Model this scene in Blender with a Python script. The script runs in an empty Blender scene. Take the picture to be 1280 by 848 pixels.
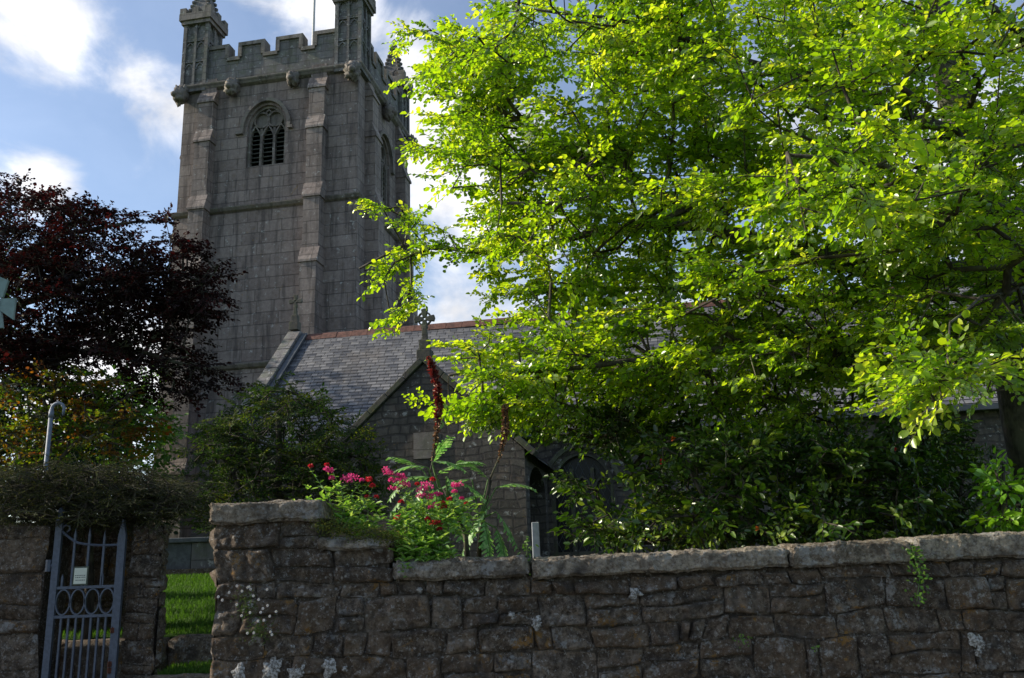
import bpy, math, random
import numpy as np
from mathutils import Vector, noise as mnoise

SC = bpy.context.scene
COL = SC.collection
PI = math.pi
R = math.radians

# ------------------------------------------------------------------ camera
FPX = 1080.0
TH, RO = R(14.42), R(2.0)
U_ = np.array([-math.sin(RO)*math.cos(TH), math.cos(RO)*math.cos(TH), -math.sin(TH)])
F_ = np.array([0, 0, -1.0]); Y_ = F_-(F_@U_)*U_; Y_ /= np.linalg.norm(Y_); X_ = np.cross(Y_, U_)
RM = np.array([X_, Y_, U_]); CAM = np.array([0, 0, 1.6])
def ray(u, v): return RM@np.array([(u-640)/FPX, (424-v)/FPX, -1.0])
def at(u, v, y):
    r = ray(u, v); return CAM+r*(y/r[1])
cd = bpy.data.cameras.new('camera'); cam = bpy.data.objects.new('camera', cd); COL.objects.link(cam)
from mathutils import Matrix
M4 = Matrix.Identity(4)
for i in range(3):
    for j in range(3): M4[i][j] = RM[i][j]
M4.translation = Vector(CAM)
cam.matrix_world = M4
cd.sensor_width = 36; cd.lens = 36*FPX/1280; cd.clip_end = 3000; cd.clip_start = 0.05
SC.camera = cam

# ------------------------------------------------------------------ light
SUN_A, SUN_E = R(5.5), R(29)          # from the left, raking along the wall
sdir = Vector((-math.cos(SUN_A)*math.cos(SUN_E), math.sin(SUN_A)*math.cos(SUN_E), math.sin(SUN_E)))
sl = bpy.data.lights.new('sun', 'SUN'); sl.energy = 5.0; sl.angle = R(0.5); sl.color = (1, .90, .74)
so = bpy.data.objects.new('sun', sl); COL.objects.link(so); so.rotation_euler = sdir.to_track_quat('Z', 'Y').to_euler()
SC.view_settings.view_transform = 'Standard'; SC.view_settings.look = 'None'
SC.view_settings.exposure = 0.35; SC.view_settings.gamma = 1.0; SC.view_settings.use_curve_mapping = False
SC.cycles.use_denoising = True
SC.cycles.max_bounces = 8; SC.cycles.transparent_max_bounces = 8
SC.cycles.sample_clamp_indirect = 4

W = bpy.data.worlds.new("World"); SC.world = W; W.use_nodes = True
wn, wl = W.node_tree.nodes, W.node_tree.links
bg = wn['Background']
sky = wn.new('ShaderNodeTexSky'); sky.sky_type = 'NISHITA'; sky.sun_disc = False
sky.sun_elevation = SUN_E; sky.sun_rotation = (math.atan2(sdir.x, sdir.y)) % (2*PI)
sky.altitude = 50; sky.air_density = 1.0; sky.dust_density = 0.9; sky.ozone_density = 2.4
SKY_STRENGTH = 0.15
def wmath(op, a, b=None, clamp=False):
    n = wn.new('ShaderNodeMath'); n.operation = op; n.use_clamp = clamp
    for i, x in enumerate((a, b)):
        if x is None: continue
        if hasattr(x, 'node'): wl.new(x, n.inputs[i])
        else: n.inputs[i].default_value = x
    return n.outputs[0]
tc = wn.new('ShaderNodeTexCoord'); D = tc.outputs['Generated']
def wnoise(scale, detail, rough, seed, stretch=(1, 1, 1.6)):
    m = wn.new('ShaderNodeMapping'); wl.new(D, m.inputs[0]); m.inputs['Scale'].default_value = stretch; m.inputs['Location'].default_value = (seed, seed*.7, 0)
    n = wn.new('ShaderNodeTexNoise'); wl.new(m.outputs[0], n.inputs['Vector'])
    n.inputs['Scale'].default_value = scale; n.inputs['Detail'].default_value = detail; n.inputs['Roughness'].default_value = rough
    n.inputs['Distortion'].default_value = .35
    return n.outputs['Fac']
banks = [  # cloud banks by direction (u, v of the direction, angular radius in px, weight)
    (30, 20, 110, .20), (120, 50, 100, .26), (205, 130, 75, .34), (60, 235, 55, .40), (-250, 250, 260, .15),
    (420, 30, 75, .36), (560, 210, 130, .56), (610, 340, 110, .16), (540, 130, 80, .35), (180, 440, 90, .6), (100, 500, 120, .4), (500, 40, 60, .22),
    (700, 500, 260, .35), (1500, 200, 420, .3), (900, -500, 500, .2), (-900, 300, 500, .3)]
acc = None
for (u, v, r_, w_) in banks:
    d = ray(u, v); d = d/np.linalg.norm(d)
    vm = wn.new('ShaderNodeVectorMath'); vm.operation = 'DISTANCE'; wl.new(D, vm.inputs[0]); vm.inputs[1].default_value = tuple(d)
    mr = wn.new('ShaderNodeMapRange'); mr.interpolation_type = 'SMOOTHERSTEP'
    wl.new(vm.outputs['Value'], mr.inputs[0]); mr.inputs[1].default_value = 0; mr.inputs[2].default_value = r_/FPX*1.25
    mr.inputs[3].default_value = w_; mr.inputs[4].default_value = 0
    acc = mr.outputs[0] if acc is None else wmath('ADD', acc, mr.outputs[0])
n1 = wnoise(6.5, 9, .58, 3.1)
nn = wmath('ADD', acc, wmath('MULTIPLY', n1, 1.4))
mr = wn.new('ShaderNodeMapRange'); mr.interpolation_type = 'SMOOTHSTEP'; wl.new(nn, mr.inputs[0])
mr.inputs[1].default_value = .76; mr.inputs[2].default_value = 1.18; mr.inputs[3].default_value = 0.09; mr.inputs[4].default_value = 1
n2 = wnoise(9, 6, .6, 8.4)
cr = wn.new('ShaderNodeMapRange'); wl.new(n2, cr.inputs[0]); cr.inputs[1].default_value = .35; cr.inputs[2].default_value = .65
cr.inputs[3].default_value = 4.6; cr.inputs[4].default_value = 7.0
cc = wn.new('ShaderNodeCombineColor')
wl.new(cr.outputs[0], cc.inputs[0]); wl.new(cr.outputs[0], cc.inputs[1]); wl.new(wmath('MULTIPLY', cr.outputs[0], 1.03), cc.inputs[2])
mx = wn.new('ShaderNodeMix'); mx.data_type = 'RGBA'
wl.new(mr.outputs[0], mx.inputs[0]); wl.new(sky.outputs[0], mx.inputs[6]); wl.new(cc.outputs[0], mx.inputs[7])
wl.new(mx.outputs[2], bg.inputs[0]); bg.inputs[1].default_value = SKY_STRENGTH

# ------------------------------------------------------------------ helpers
class MB:
    """collects vertices and faces of one mesh"""
    def __init__(s): s.v = []; s.f = []; s.r = []
    def add(s, vs, fs, r=None):
        o = len(s.v); s.v += [tuple(map(float, p)) for p in vs]; s.f += [tuple(i+o for i in f) for f in fs]
        rr = random.random() if r is None else r
        s.r += [rr]*len(fs)
    def box(s, x0, x1, y0, y1, z0, z1, r=None):
        s.add([(x0,y0,z0),(x1,y0,z0),(x1,y1,z0),(x0,y1,z0),(x0,y0,z1),(x1,y0,z1),(x1,y1,z1),(x0,y1,z1)],
              [(0,3,2,1),(4,5,6,7),(0,1,5,4),(1,2,6,5),(2,3,7,6),(3,0,4,7)], r)
    def prism(s, pts, a0, a1, axis='x', r=None):
        """pts: polygon in the plane across axis; x: (y,z), y: (x,z), z: (x,y)"""
        n = len(pts)
        def mk(p, a): return {'x': (a, p[0], p[1]), 'y': (p[0], a, p[1]), 'z': (p[0], p[1], a)}[axis]
        s.add([mk(p, a0) for p in pts]+[mk(p, a1) for p in pts],
              [tuple(range(n))[::-1], tuple(range(n, 2*n))]+[(i, (i+1) % n, (i+1) % n+n, i+n) for i in range(n)], r)
    def tube(s, pts, rad, n=8, cap=True, r=None):
        pts = [np.array(p, float) for p in pts]; m = len(pts)
        if not hasattr(rad, '__len__'): rad = [rad]*m
        vs = []; prev = None
        for i, p in enumerate(pts):
            t = pts[min(i+1, m-1)]-pts[max(i-1, 0)]; t = t/(np.linalg.norm(t)+1e-9)
            if prev is None:
                a = np.cross(t, (0, 0, 1.)) if abs(t[2]) < .9 else np.cross(t, (1., 0, 0))
            else: a = prev-(prev@t)*t
            a = a/np.linalg.norm(a); prev = a; b = np.cross(t, a)
            for k in range(n):
                c = 2*PI*k/n; vs.append(p+rad[i]*(math.cos(c)*a+math.sin(c)*b))
        fs = [(i*n+k, i*n+(k+1) % n, (i+1)*n+(k+1) % n, (i+1)*n+k) for i in range(m-1) for k in range(n)]
        if cap: fs += [tuple(range(n))[::-1], tuple(range((m-1)*n, m*n))]
        s.add(vs, fs, r)
    def lathe(s, prof, c, n=12, r=None, sq=False):
        vs = []; m = len(prof)
        for (rr, z) in prof:
            for k in range(n):
                t = 2*PI*k/n + (PI/4 if sq else 0); vs.append((c[0]+rr*math.cos(t), c[1]+rr*math.sin(t), c[2]+z))
        fs = [(i*n+k, i*n+(k+1) % n, (i+1)*n+(k+1) % n, (i+1)*n+k) for i in range(m-1) for k in range(n)]
        fs += [tuple(range(n))[::-1], tuple(range((m-1)*n, m*n))]
        s.add(vs, fs, r)
    def band(s, pts, w, y0, y1, closed=False, r=None):
        """a flat bar following pts in the x-z plane, w wide, from y0 to y1 deep"""
        P = [np.array(p, float) for p in pts]; m = len(P); L = []; Q = []
        for i in range(m):
            a = P[(i-1) % m] if (closed or i > 0) else P[i]; b = P[(i+1) % m] if (closed or i < m-1) else P[i]
            t = b-a; t = t/(np.linalg.norm(t)+1e-9); nrm = np.array([-t[1], t[0]])
            L.append(P[i]+nrm*w/2); Q.append(P[i]-nrm*w/2)
        vs = []
        for i in range(m):
            vs += [(L[i][0], y0, L[i][1]), (Q[i][0], y0, Q[i][1]), (Q[i][0], y1, Q[i][1]), (L[i][0], y1, L[i][1])]
        fs = []
        for i in range(m if closed else m-1):
            j = (i+1) % m
            for k in range(4): fs.append((i*4+k, i*4+(k+1) % 4, j*4+(k+1) % 4, j*4+k))
        if not closed: fs += [(3, 2, 1, 0), ((m-1)*4, (m-1)*4+1, (m-1)*4+2, (m-1)*4+3)]
        s.add(vs, fs, r)
    def build(s, name, mat, parent=None, smooth=False, fix=True, bevel=0):
        import bmesh
        me = bpy.data.meshes.new(name); off = (0, 0, 0)
        me.from_pydata(s.v, [], s.f)
        if fix:
            bm = bmesh.new(); bm.from_mesh(me); bmesh.ops.recalc_face_normals(bm, faces=bm.faces); bm.to_mesh(me); bm.free()
        me.update()
        uv = me.uv_layers.new(name='UVMap'); u2 = me.uv_layers.new(name='Rand')
        nl = len(me.loops); co = np.empty(len(me.vertices)*3); me.vertices.foreach_get('co', co); co = co.reshape(-1, 3)
        vi = np.empty(nl, int); me.loops.foreach_get('vertex_index', vi)
        npoly = len(me.polygons); nr = np.empty(npoly*3); me.polygons.foreach_get('normal', nr); nr = np.abs(nr.reshape(-1, 3))
        lt = np.empty(npoly, int); me.polygons.foreach_get('loop_total', lt); pid = np.repeat(np.arange(npoly), lt)
        N = nr[pid]; P = co[vi]
        isz = (N[:, 2] > .75); isx = (~isz) & (N[:, 0] > N[:, 1])
        # walls: u along the wall, v up; slopes use the length along the slope
        UV = np.stack([P[:, 0], P[:, 2]], 1)
        UV[isx] = np.stack([P[isx, 1]+.13, P[isx, 2]], 1)
        UV[isz] = np.stack([P[isz, 0], P[isz, 1]], 1)
        uv.data.foreach_set('uv', UV.astype(np.float32).ravel())
        rr = np.array(s.r)[pid] if len(s.r) == npoly else np.zeros(nl)
        rr2 = (rr*7.31) % 1
        u2.data.foreach_set('uv', np.stack([rr, rr2], 1).astype(np.float32).ravel())
        if smooth: me.polygons.foreach_set('use_smooth', [True]*npoly)
        me.materials.append(mat)
        o = bpy.data.objects.new(name, me); COL.objects.link(o)
        if parent is not None:
            o.parent = parent
            if getattr(s, 'world', False): 
                o.location = tuple(-c for c in parent.location)
        if bevel:
            b = o.modifiers.new('bevel', 'BEVEL'); b.width = bevel; b.segments = 2; b.limit_method = 'ANGLE'
        return o
class WB(MB):
    """as MB, but vertices are given in world coordinates under an unrotated parent"""
    world = True

def quads_obj(name, verts, quads, rnd, mat, parent=None):
    """fast mesh of quads; verts (N,3), quads (M,4), rnd (M,2)"""
    if parent is not None: verts = verts-np.array(parent.location)
    me = bpy.data.meshes.new(name); n = len(verts); m = len(quads)
    me.vertices.add(n); me.vertices.foreach_set('co', verts.astype(np.float32).ravel())
    me.loops.add(4*m); me.loops.foreach_set('vertex_index', quads.astype(np.int32).ravel())
    me.polygons.add(m); me.polygons.foreach_set('loop_start', np.arange(m, dtype=np.int32)*4)
    me.update(calc_edges=True)
    uv = me.uv_layers.new(name='Rand'); uv.data.foreach_set('uv', np.repeat(rnd, 4, axis=0).astype(np.float32).ravel())
    me.materials.append(mat)
    o = bpy.data.objects.new(name, me); COL.objects.link(o)
    if parent is not None: o.parent = parent
    return o
def tag(o, label=None, cat=None, group=None, kind=None):
    if label: o['label'] = label
    if cat: o['category'] = cat
    if group: o['group'] = group
    if kind: o['kind'] = kind
    return o
def thing(name, label, cat, loc=(0, 0, 0), rz=0, group=None):
    o = bpy.data.objects.new(name, None); COL.objects.link(o); o.location = tuple(map(float, loc)); o.rotation_euler = (0, 0, rz); o.empty_display_size = .2
    return tag(o, label, cat, group)

# ------------------------------------------------------------------ materials
class NT:
    def __init__(s, name):
        s.m = bpy.data.materials.new(name); s.m.use_nodes = True; s.n = s.m.node_tree.nodes; s.l = s.m.node_tree.links
        s.b = s.n['Principled BSDF']; s.out = s.n['Material Output']
    def new(s, t, **kw):
        n = s.n.new(t)
        for k, v in kw.items(): setattr(n, k, v)
        return n
    def inp(s, sock, x):
        if hasattr(x, 'node'): s.l.new(x, sock)
        elif hasattr(x, '__len__') and len(x) == 3 and sock.type == 'RGBA': sock.default_value = (*x, 1)
        else: sock.default_value = x
    def math(s, op, a, b=0, clamp=False):
        n = s.new('ShaderNodeMath', operation=op, use_clamp=clamp); s.inp(n.inputs[0], a); s.inp(n.inputs[1], b); return n.outputs[0]
    def mix(s, f, a, b, bt='MIX'):
        n = s.new('ShaderNodeMix', data_type='RGBA', blend_type=bt); s.inp(n.inputs[0], f); s.inp(n.inputs[6], a); s.inp(n.inputs[7], b); return n.outputs[2]
    def mr(s, x, a, b, c=0, d=1, smooth=True):
        n = s.new('ShaderNodeMapRange'); n.interpolation_type = 'SMOOTHSTEP' if smooth else 'LINEAR'
        s.inp(n.inputs[0], x)
        for i, k in enumerate((a, b, c, d)): n.inputs[i+1].default_value = k
        return n.outputs[0]
    def obj(s): return s.new('ShaderNodeTexCoord').outputs['Object']
    def uv(s, name): return s.new('ShaderNodeUVMap', uv_map=name).outputs[0]
    def noise(s, vec, scale, detail=5, rough=.6, dist=0, out='Fac'):
        n = s.new('ShaderNodeTexNoise'); s.inp(n.inputs['Vector'], vec)
        n.inputs['Scale'].default_value = scale; n.inputs['Detail'].default_value = detail; n.inputs['Roughness'].default_value = rough; n.inputs['Distortion'].default_value = dist
        return n.outputs[out]
    def voro(s, vec, scale, feature='F1', out='Distance', rnd=1):
        n = s.new('ShaderNodeTexVoronoi', feature=feature); s.inp(n.inputs['Vector'], vec); n.inputs['Scale'].default_value = scale; n.inputs['Randomness'].default_value = rnd
        return n.outputs[out]
    def bump(s, h, strength=.5, dist=.02, normal=None):
        n = s.new('ShaderNodeBump'); n.inputs['Strength'].default_value = strength; n.inputs['Distance'].default_value = dist; s.l.new(h, n.inputs['Height'])
        if normal: s.l.new(normal, n.inputs['Normal'])
        return n.outputs[0]
    def done(s, color, rough=.85, bump=None, spec=.3, metal=0):
        s.inp(s.b.inputs['Base Color'], color); s.inp(s.b.inputs['Roughness'], rough); s.b.inputs['Specular IOR Level'].default_value = spec; s.b.inputs['Metallic'].default_value = metal
        if bump: s.l.new(bump, s.b.inputs['Normal'])
        return s.m

def brick_nodes(t, uvv, bw, bh, mortar, warp=.0, wscale=2):
    vec = uvv
    if warp:
        nz = t.noise(uvv, wscale, 2, .5, out='Color')
        v1 = t.new('ShaderNodeVectorMath', operation='SUBTRACT'); t.l.new(nz, v1.inputs[0]); v1.inputs[1].default_value = (.5, .5, .5)
        v2 = t.new('ShaderNodeVectorMath', operation='SCALE'); t.l.new(v1.outputs[0], v2.inputs[0]); v2.inputs['Scale'].default_value = warp
        v3 = t.new('ShaderNodeVectorMath', operation='ADD'); t.l.new(uvv, v3.inputs[0]); t.l.new(v2.outputs[0], v3.inputs[1]); vec = v3.outputs[0]
    b = t.new('ShaderNodeTexBrick'); t.l.new(vec, b.inputs['Vector'])
    b.inputs['Scale'].default_value = 1; b.inputs['Brick Width'].default_value = bw; b.inputs['Row Height'].default_value = bh
    b.inputs['Mortar Size'].default_value = mortar; b.inputs['Mortar Smooth'].default_value = .3; b.inputs['Bias'].default_value = 0
    b.offset = .43; b.offset_frequency = 2; b.squash = .72; b.squash_frequency = 3
    b.inputs['Color1'].default_value = (0, 0, 0, 1); b.inputs['Color2'].default_value = (1, 1, 1, 1); b.inputs['Mortar'].default_value = (.5, .5, .5, 1)
    return b.outputs['Color'], b.outputs['Fac']

def granite_ashlar(name, bw=.92, bh=.425, c1=(.145, .114, .102), c2=(.335, .28, .25), mortar=.016, lich=.59, warp=.05, green=.0, jt=.5):
    t = NT(name); uvv = t.uv('UVMap'); ob = t.obj()
    col, fac = brick_nodes(t, uvv, bw, bh, mortar, warp, 1.3)
    sep = t.new('ShaderNodeSeparateColor'); t.l.new(col, sep.inputs[0]); rnd = sep.outputs[0]
    big = t.noise(ob, .55, 4, .6); fine = t.noise(ob, 9, 6, .7); vf = t.noise(ob, 60, 3, .6)
    k = t.math('ADD', t.math('MULTIPLY', rnd, .42), t.math('MULTIPLY', big, .75))
    k = t.math('ADD', k, t.math('MULTIPLY', t.math('SUBTRACT', fine, .5), 1.3)); k = t.math('ADD', k, t.math('MULTIPLY', t.math('SUBTRACT', vf, .5), .5)); k = t.math('SUBTRACT', k, .12, clamp=True)
    c = t.mix(k, c1, c2)
    c = t.mix(t.mr(t.noise(ob, 2.2, 5, .7), .52, .72, 0, .55), c, (.17, .125, .095))      # rusty brown stain
    st = t.new('ShaderNodeMapping'); t.l.new(ob, st.inputs[0]); st.inputs['Scale'].default_value = (3.2, 3.2, .35)
    c = t.mix(t.mr(t.noise(st.outputs[0], 1.3, 4, .6), .46, .66, 0, .6), c, (.06, .052, .05))  # rain streaks
    l1 = t.mr(t.noise(ob, 5.5, 6, .72), lich, lich+.07, 0, .75)
    c = t.mix(l1, c, (.42, .42, .40))
    l2 = t.mr(t.noise(ob, 3.1, 6, .75, 1.5), .63, .70, 0, .8); c = t.mix(l2, c, (.28, .17, .035))
    if green: c = t.mix(t.mr(t.noise(ob, 2.5, 5, .7), .45, .62, 0, green), c, (.10, .12, .055))
    c = t.mix(t.math('MULTIPLY', fac, jt), c, (.045, .04, .04))
    h = t.math('ADD', t.math('MULTIPLY', fac, -1.6), t.math('ADD', t.math('MULTIPLY', fine, .6), t.math('MULTIPLY', vf, .15)))
    h = t.math('ADD', h, t.math('MULTIPLY', rnd, .25))
    return t.done(c, .9, t.bump(h, .75, .025))

def rough_granite(name, base1=(.046, .034, .025), base2=(.235, .19, .145), lich=.56, orange=.58, warm=.5, moss=0):
    t = NT(name); ob = t.obj(); rd = t.uv('Rand'); sx = t.new('ShaderNodeSeparateXYZ'); t.l.new(rd, sx.inputs[0])
    big = t.noise(ob, 1.7, 4, .6); mid = t.noise(ob, 14, 6, .75); grain = t.noise(ob, 48, 5, .75); sp = t.voro(ob, 75)
    k = t.math('ADD', t.math('MULTIPLY', sx.outputs[0], .4), t.math('MULTIPLY', big, .5))
    k = t.math('ADD', k, t.math('MULTIPLY', t.math('SUBTRACT', mid, .5), 3.5))
    k = t.math('ADD', k, t.math('MULTIPLY', t.math('SUBTRACT', grain, .5), 2.6)); k = t.math('SUBTRACT', k, .08, clamp=True)
    c = t.mix(k, base1, base2)
    c = t.mix(t.math('MULTIPLY', sx.outputs[1], warm), c, (.135, .088, .052))
    c = t.mix(t.mr(t.noise(ob, 5.5, 7, .75), lich, lich+.08, 0, .6), c, (.36, .36, .35))
    c = t.mix(t.mr(t.noise(ob, 30, 5, .8), .57, .62, 0, .6), c, (.42, .41, .39))
    c = t.mix(t.mr(t.noise(ob, 4.3, 7, .8), orange, orange+.06, 0, .8), c, (.27, .14, .03))
    c = t.mix(t.mr(t.noise(ob, 6, 5, .7), .5, .68, 0, .75), c, (.035, .03, .027))
    c = t.mix(t.mr(sp, .0, .25, .4, 0), c, (.45, .42, .38))
    spk = t.math('MULTIPLY', t.mr(t.voro(ob, 24), .05, .34, 1, 0), t.mr(t.noise(ob, 5, 4, .7), .46, .6, 0, .75)); c = t.mix(spk, c, (.36, .345, .315))
    if moss: c = t.mix(t.mr(t.noise(ob, 7, 5, .7), .42, .58, 0, moss), c, (.07, .09, .025))
    h = t.math('ADD', t.math('MULTIPLY', mid, 1.3), t.math('MULTIPLY', grain, .9))
    return t.done(c, .92, t.bump(h, 1, .022))

def simple(name, c, rough=.6, metal=0, var=.25, scale=20, bump=.15, c2=None, spec=.4):
    t = NT(name); ob = t.obj(); n = t.noise(ob, scale, 5, .65)
    c2 = c2 or tuple(x*(1-var) for x in c)
    cc_ = t.mix(t.mr(n, .4, .6), c, c2)
    return t.done(cc_, rough, t.bump(n, bump, .01), spec, metal)

def leaf_mat(name, stops, trans, tw=.45, gloss=.12, grough=.35, dmul=1.0):
    """stops: list of colours picked per leaf; trans: tint of light coming through"""
    t = NT(name); t.n.remove(t.b); rd = t.uv('Rand'); sx = t.new('ShaderNodeSeparateXYZ'); t.l.new(rd, sx.inputs[0])
    cr_ = t.new('ShaderNodeValToRGB'); el = cr_.color_ramp.elements; cr_.color_ramp.interpolation = 'LINEAR'
    while len(el) < len(stops): el.new(.5)
    for i, s_ in enumerate(stops):
        el[i].position = i/(len(stops)-1); el[i].color = (*s_, 1)
    t.l.new(sx.outputs[0], cr_.inputs[0])
    d = t.new('ShaderNodeBsdfDiffuse'); t.l.new(t.mix(1, cr_.outputs[0], (dmul,)*3, 'MULTIPLY'), d.inputs[0])
    tr = t.new('ShaderNodeBsdfTranslucent'); t.l.new(t.mix(1, cr_.outputs[0], trans, 'MULTIPLY'), tr.inputs[0])
    g = t.new('ShaderNodeBsdfGlossy'); g.inputs['Roughness'].default_value = grough+.08; g.inputs['Color'].default_value = (.9, .95, .8, 1)
    m1 = t.new('ShaderNodeMixShader'); m1.inputs[0].default_value = tw; t.l.new(d.outputs[0], m1.inputs[1]); t.l.new(tr.outputs[0], m1.inputs[2])
    fr = t.new('ShaderNodeLayerWeight'); fr.inputs['Blend'].default_value = .25
    m2 = t.new('ShaderNodeMixShader'); t.l.new(t.math('MULTIPLY', t.math('ADD', fr.outputs['Facing'], .22), gloss), m2.inputs[0])
    t.l.new(m1.outputs[0], m2.inputs[1]); t.l.new(g.outputs[0], m2.inputs[2]); t.l.new(m2.outputs[0], t.out.inputs[0])
    return t.m

def bark_mat(name, c1, c2, scale=14):
    t = NT(name); ob = t.obj(); m = t.new('ShaderNodeMapping'); t.l.new(ob, m.inputs[0]); m.inputs['Scale'].default_value = (1, 1, .35)
    n = t.noise(m.outputs[0], scale, 6, .7); n2 = t.noise(ob, 2.5, 4, .6)
    c = t.mix(t.mr(n, .35, .65), c1, c2); c = t.mix(t.mr(n2, .5, .65, 0, .6), c, (.16, .17, .10))
    return t.done(c, .9, t.bump(n, .8, .02))

def slate_mat():
    t = NT('slate_roofing'); ob = t.obj(); uvv = t.uv('UVMap')
    col, fac = brick_nodes(t, uvv, .25, .145, .012, .012, 3)
    sep = t.new('ShaderNodeSeparateColor'); t.l.new(col, sep.inputs[0]); rnd = sep.outputs[0]
    k = t.math('ADD', t.math('MULTIPLY', rnd, .6), t.math('MULTIPLY', t.math('SUBTRACT', t.noise(ob, 1.2, 4, .6), .5), .9), clamp=True)
    c = t.mix(k, (.06, .064, .076), (.30, .29, .285))
    c = t.mix(t.mr(t.noise(ob, 4, 5, .7), .55, .7, 0, .6), c, (.24, .22, .19))
    c = t.mix(t.mr(t.noise(ob, .8, 4, .7), .5, .7, 0, .5), c, (.15, .125, .10))
    c = t.mix(t.math('MULTIPLY', fac, .85), c, (.02, .02, .02))
    h = t.math('ADD', t.math('MULTIPLY', fac, -1), t.math('ADD', t.math('MULTIPLY', rnd, .6), t.math('MULTIPLY', t.noise(ob, 25, 4, .6), .3)))
    return t.done(c, .62, t.bump(h, .8, .02), .45)

MT = {}
MT['ashlar'] = granite_ashlar('granite_ashlar')
MT['dressed'] = granite_ashlar('granite_dressed', 3.7, .62, (.12, .105, .095), (.29, .255, .23), .008, .60, .03, .25)
MT['parapet'] = granite_ashlar('parapet_granite', .95, .30, (.12, .115, .115), (.22, .21, .205), .010, .57, .03, .35)
MT['rubble'] = granite_ashlar('rubble_stone', .33, .15, (.035, .031, .028), (.17, .15, .13), .02, .58, .30, jt=.6)
MT['slate'] = slate_mat()
MT['darkstone'] = granite_ashlar('dark_mossy_stone', 2, 2, (.04, .04, .034), (.14, .13, .105), .01, .6, .03, .5)
MT['ridge'] = simple('terracotta_ridge', (.15, .066, .048), .8, 0, .45, 9, .3)
MT['lead'] = simple('lead_flashing', (.07, .08, .09), .5, 0, .3, 6, .2)
MT['wallstone'] = rough_granite('boundary_granite')
MT['mortar'] = rough_granite('earth_mortar', (.045, .034, .025), (.16, .13, .10), .72, .7, .3)
MT['coping'] = rough_granite('coping_granite', (.11, .088, .065), (.42, .36, .28), .53, .68, .15)
MT['dark'] = simple('shade_black', (.012, .012, .013), .9, 0, .2)
MT['louvre'] = simple('weathered_louvre', (.11, .115, .105), .85, 0, .35, 8)
MT['glass'] = simple('leaded_glass', (.010, .012, .016), .28, 0, .2, 3, .3, spec=.25)
MT['iron'] = simple('blue_grey_iron_paint', (.085, .105, .145), .45, 0, .25, 30, .2)
MT['rust'] = simple('rusty_iron', (.14, .05, .03), .8, 0, .4, 30, .3)
MT['paper'] = simple('notice_card', (.62, .66, .55), .6, 0, .06, 8, .02)
MT['ink'] = simple('notice_print', (.12, .13, .12), .7, 0, .1)
MT['pole'] = simple('grey_metal_pole', (.17, .20, .25), .6, .1, .2, 25, .1)
MT['vane'] = simple('pale_green_metal', (.17, .25, .23), .5, .1, .2, 12, .1)
MT['slab'] = simple('pale_grey_slab', (.42, .45, .48), .8, 0, .2, 14, .3)
MT['tomb'] = simple('grey_tomb_stone', (.12, .13, .14), .8, 0, .3, 12, .3)

# ------------------------------------------------------------------ ground, road
def grass_ground():
    t = NT('lawn_turf'); ob = t.obj(); n = t.noise(ob, 3, 5, .6); f = t.noise(ob, 60, 4, .7)
    c = t.mix(n, (.030, .075, .010), (.060, .125, .018)); c = t.mix(t.mr(f, .4, .65, 0, .5), c, (.02, .045, .008))
    return t.done(c, .95, t.bump(f, .8, .03), .1)
MT['grass'] = grass_ground()
def soil():
    t = NT('earth_soil'); ob = t.obj(); f = t.noise(ob, 20, 6, .7)
    return t.done(t.mix(f, (.03, .022, .015), (.09, .065, .045)), .95, t.bump(f, .8, .03), .1)
MT['soil'] = soil()
def asphalt():
    t = NT('asphalt'); ob = t.obj(); f = t.noise(ob, 90, 4, .7); g = t.noise(ob, 1.5, 4, .6)
    return t.done(t.mix(t.mr(f, .3, .7), t.mix(g, (.035, .035, .036), (.055, .053, .05)), (.09, .088, .085)), .9, t.bump(f, .6, .01))
MT['asphalt'] = asphalt()

b = MB(); b.add([(-600,-600,-.05),(600,-600,-.05),(600,600,-.05),(-600,600,-.05)], [(0,1,2,3)])
tag(b.build('ground', MT['grass']), kind='structure')
b = MB(); b.add([(-40,-2.5,0),(40,-2.5,0),(40,4.6,0),(-40,4.6,0)], [(0,1,2,3)])
tag(b.build('road', MT['asphalt']), kind='structure')
b = MB(); b.box(-40, 40, 4.6, 5.7, -.04, .12)
tag(b.build('pavement', simple('pavement_concrete', (.22,.21,.20), .9, 0, .25, 30, .3), bevel=.01), kind='structure')

def gz(x, y):
    """height of the churchyard"""
    pts = [(6.2, .98), (10.1, .92), (14.6, 1.52), (16, 1.58), (20, 1.68), (40, 1.72), (120, 3), (600, 30)]
    for (a, za), (c, zc) in zip(pts, pts[1:]):
        if y <= c: z = za+(zc-za)*max(0, (y-a)/(c-a)); break
    else: z = pts[-1][1]
    return z+.03*mnoise.noise(Vector((x*.5, y*.5, 0)))
def terrace(name, xs, ys, mat, drop=True):
    b = MB(); nx, ny = len(xs), len(ys)
    vs = [(x, y, gz(x, y)) for y in ys for x in xs]
    fs = [(j*nx+i, j*nx+i+1, (j+1)*nx+i+1, (j+1)*nx+i) for j in range(ny-1) for i in range(nx-1)]
    k = len(vs)
    vs += [(x, ys[0], -.03) for x in xs]+[(xs[0], y, -.03) for y in ys]+[(xs[-1], y, -.03) for y in ys]
    fs += [(k+i, k+i+1, i+1, i) for i in range(nx-1)]
    k2 = k+nx; fs += [(k2+j, j*nx, (j+1)*nx, k2+j+1) for j in range(ny-1)]
    k3 = k2+ny; fs += [(k3+j, k3+j+1, (j+1)*nx+nx-1, j*nx+nx-1) for j in range(ny-1)]
    b.add(vs, fs); return b.build(name, mat, fix=False)
far = list(np.arange(10.1, 30, .6))+[35, 45, 60, 90, 140, 220, 400, 600]
tag(terrace('lawn', [-400, -150, -60, -30, -16]+list(np.arange(-12, 30, .8))+[45, 80, 200, 500], far, MT['grass']), kind='structure')
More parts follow.
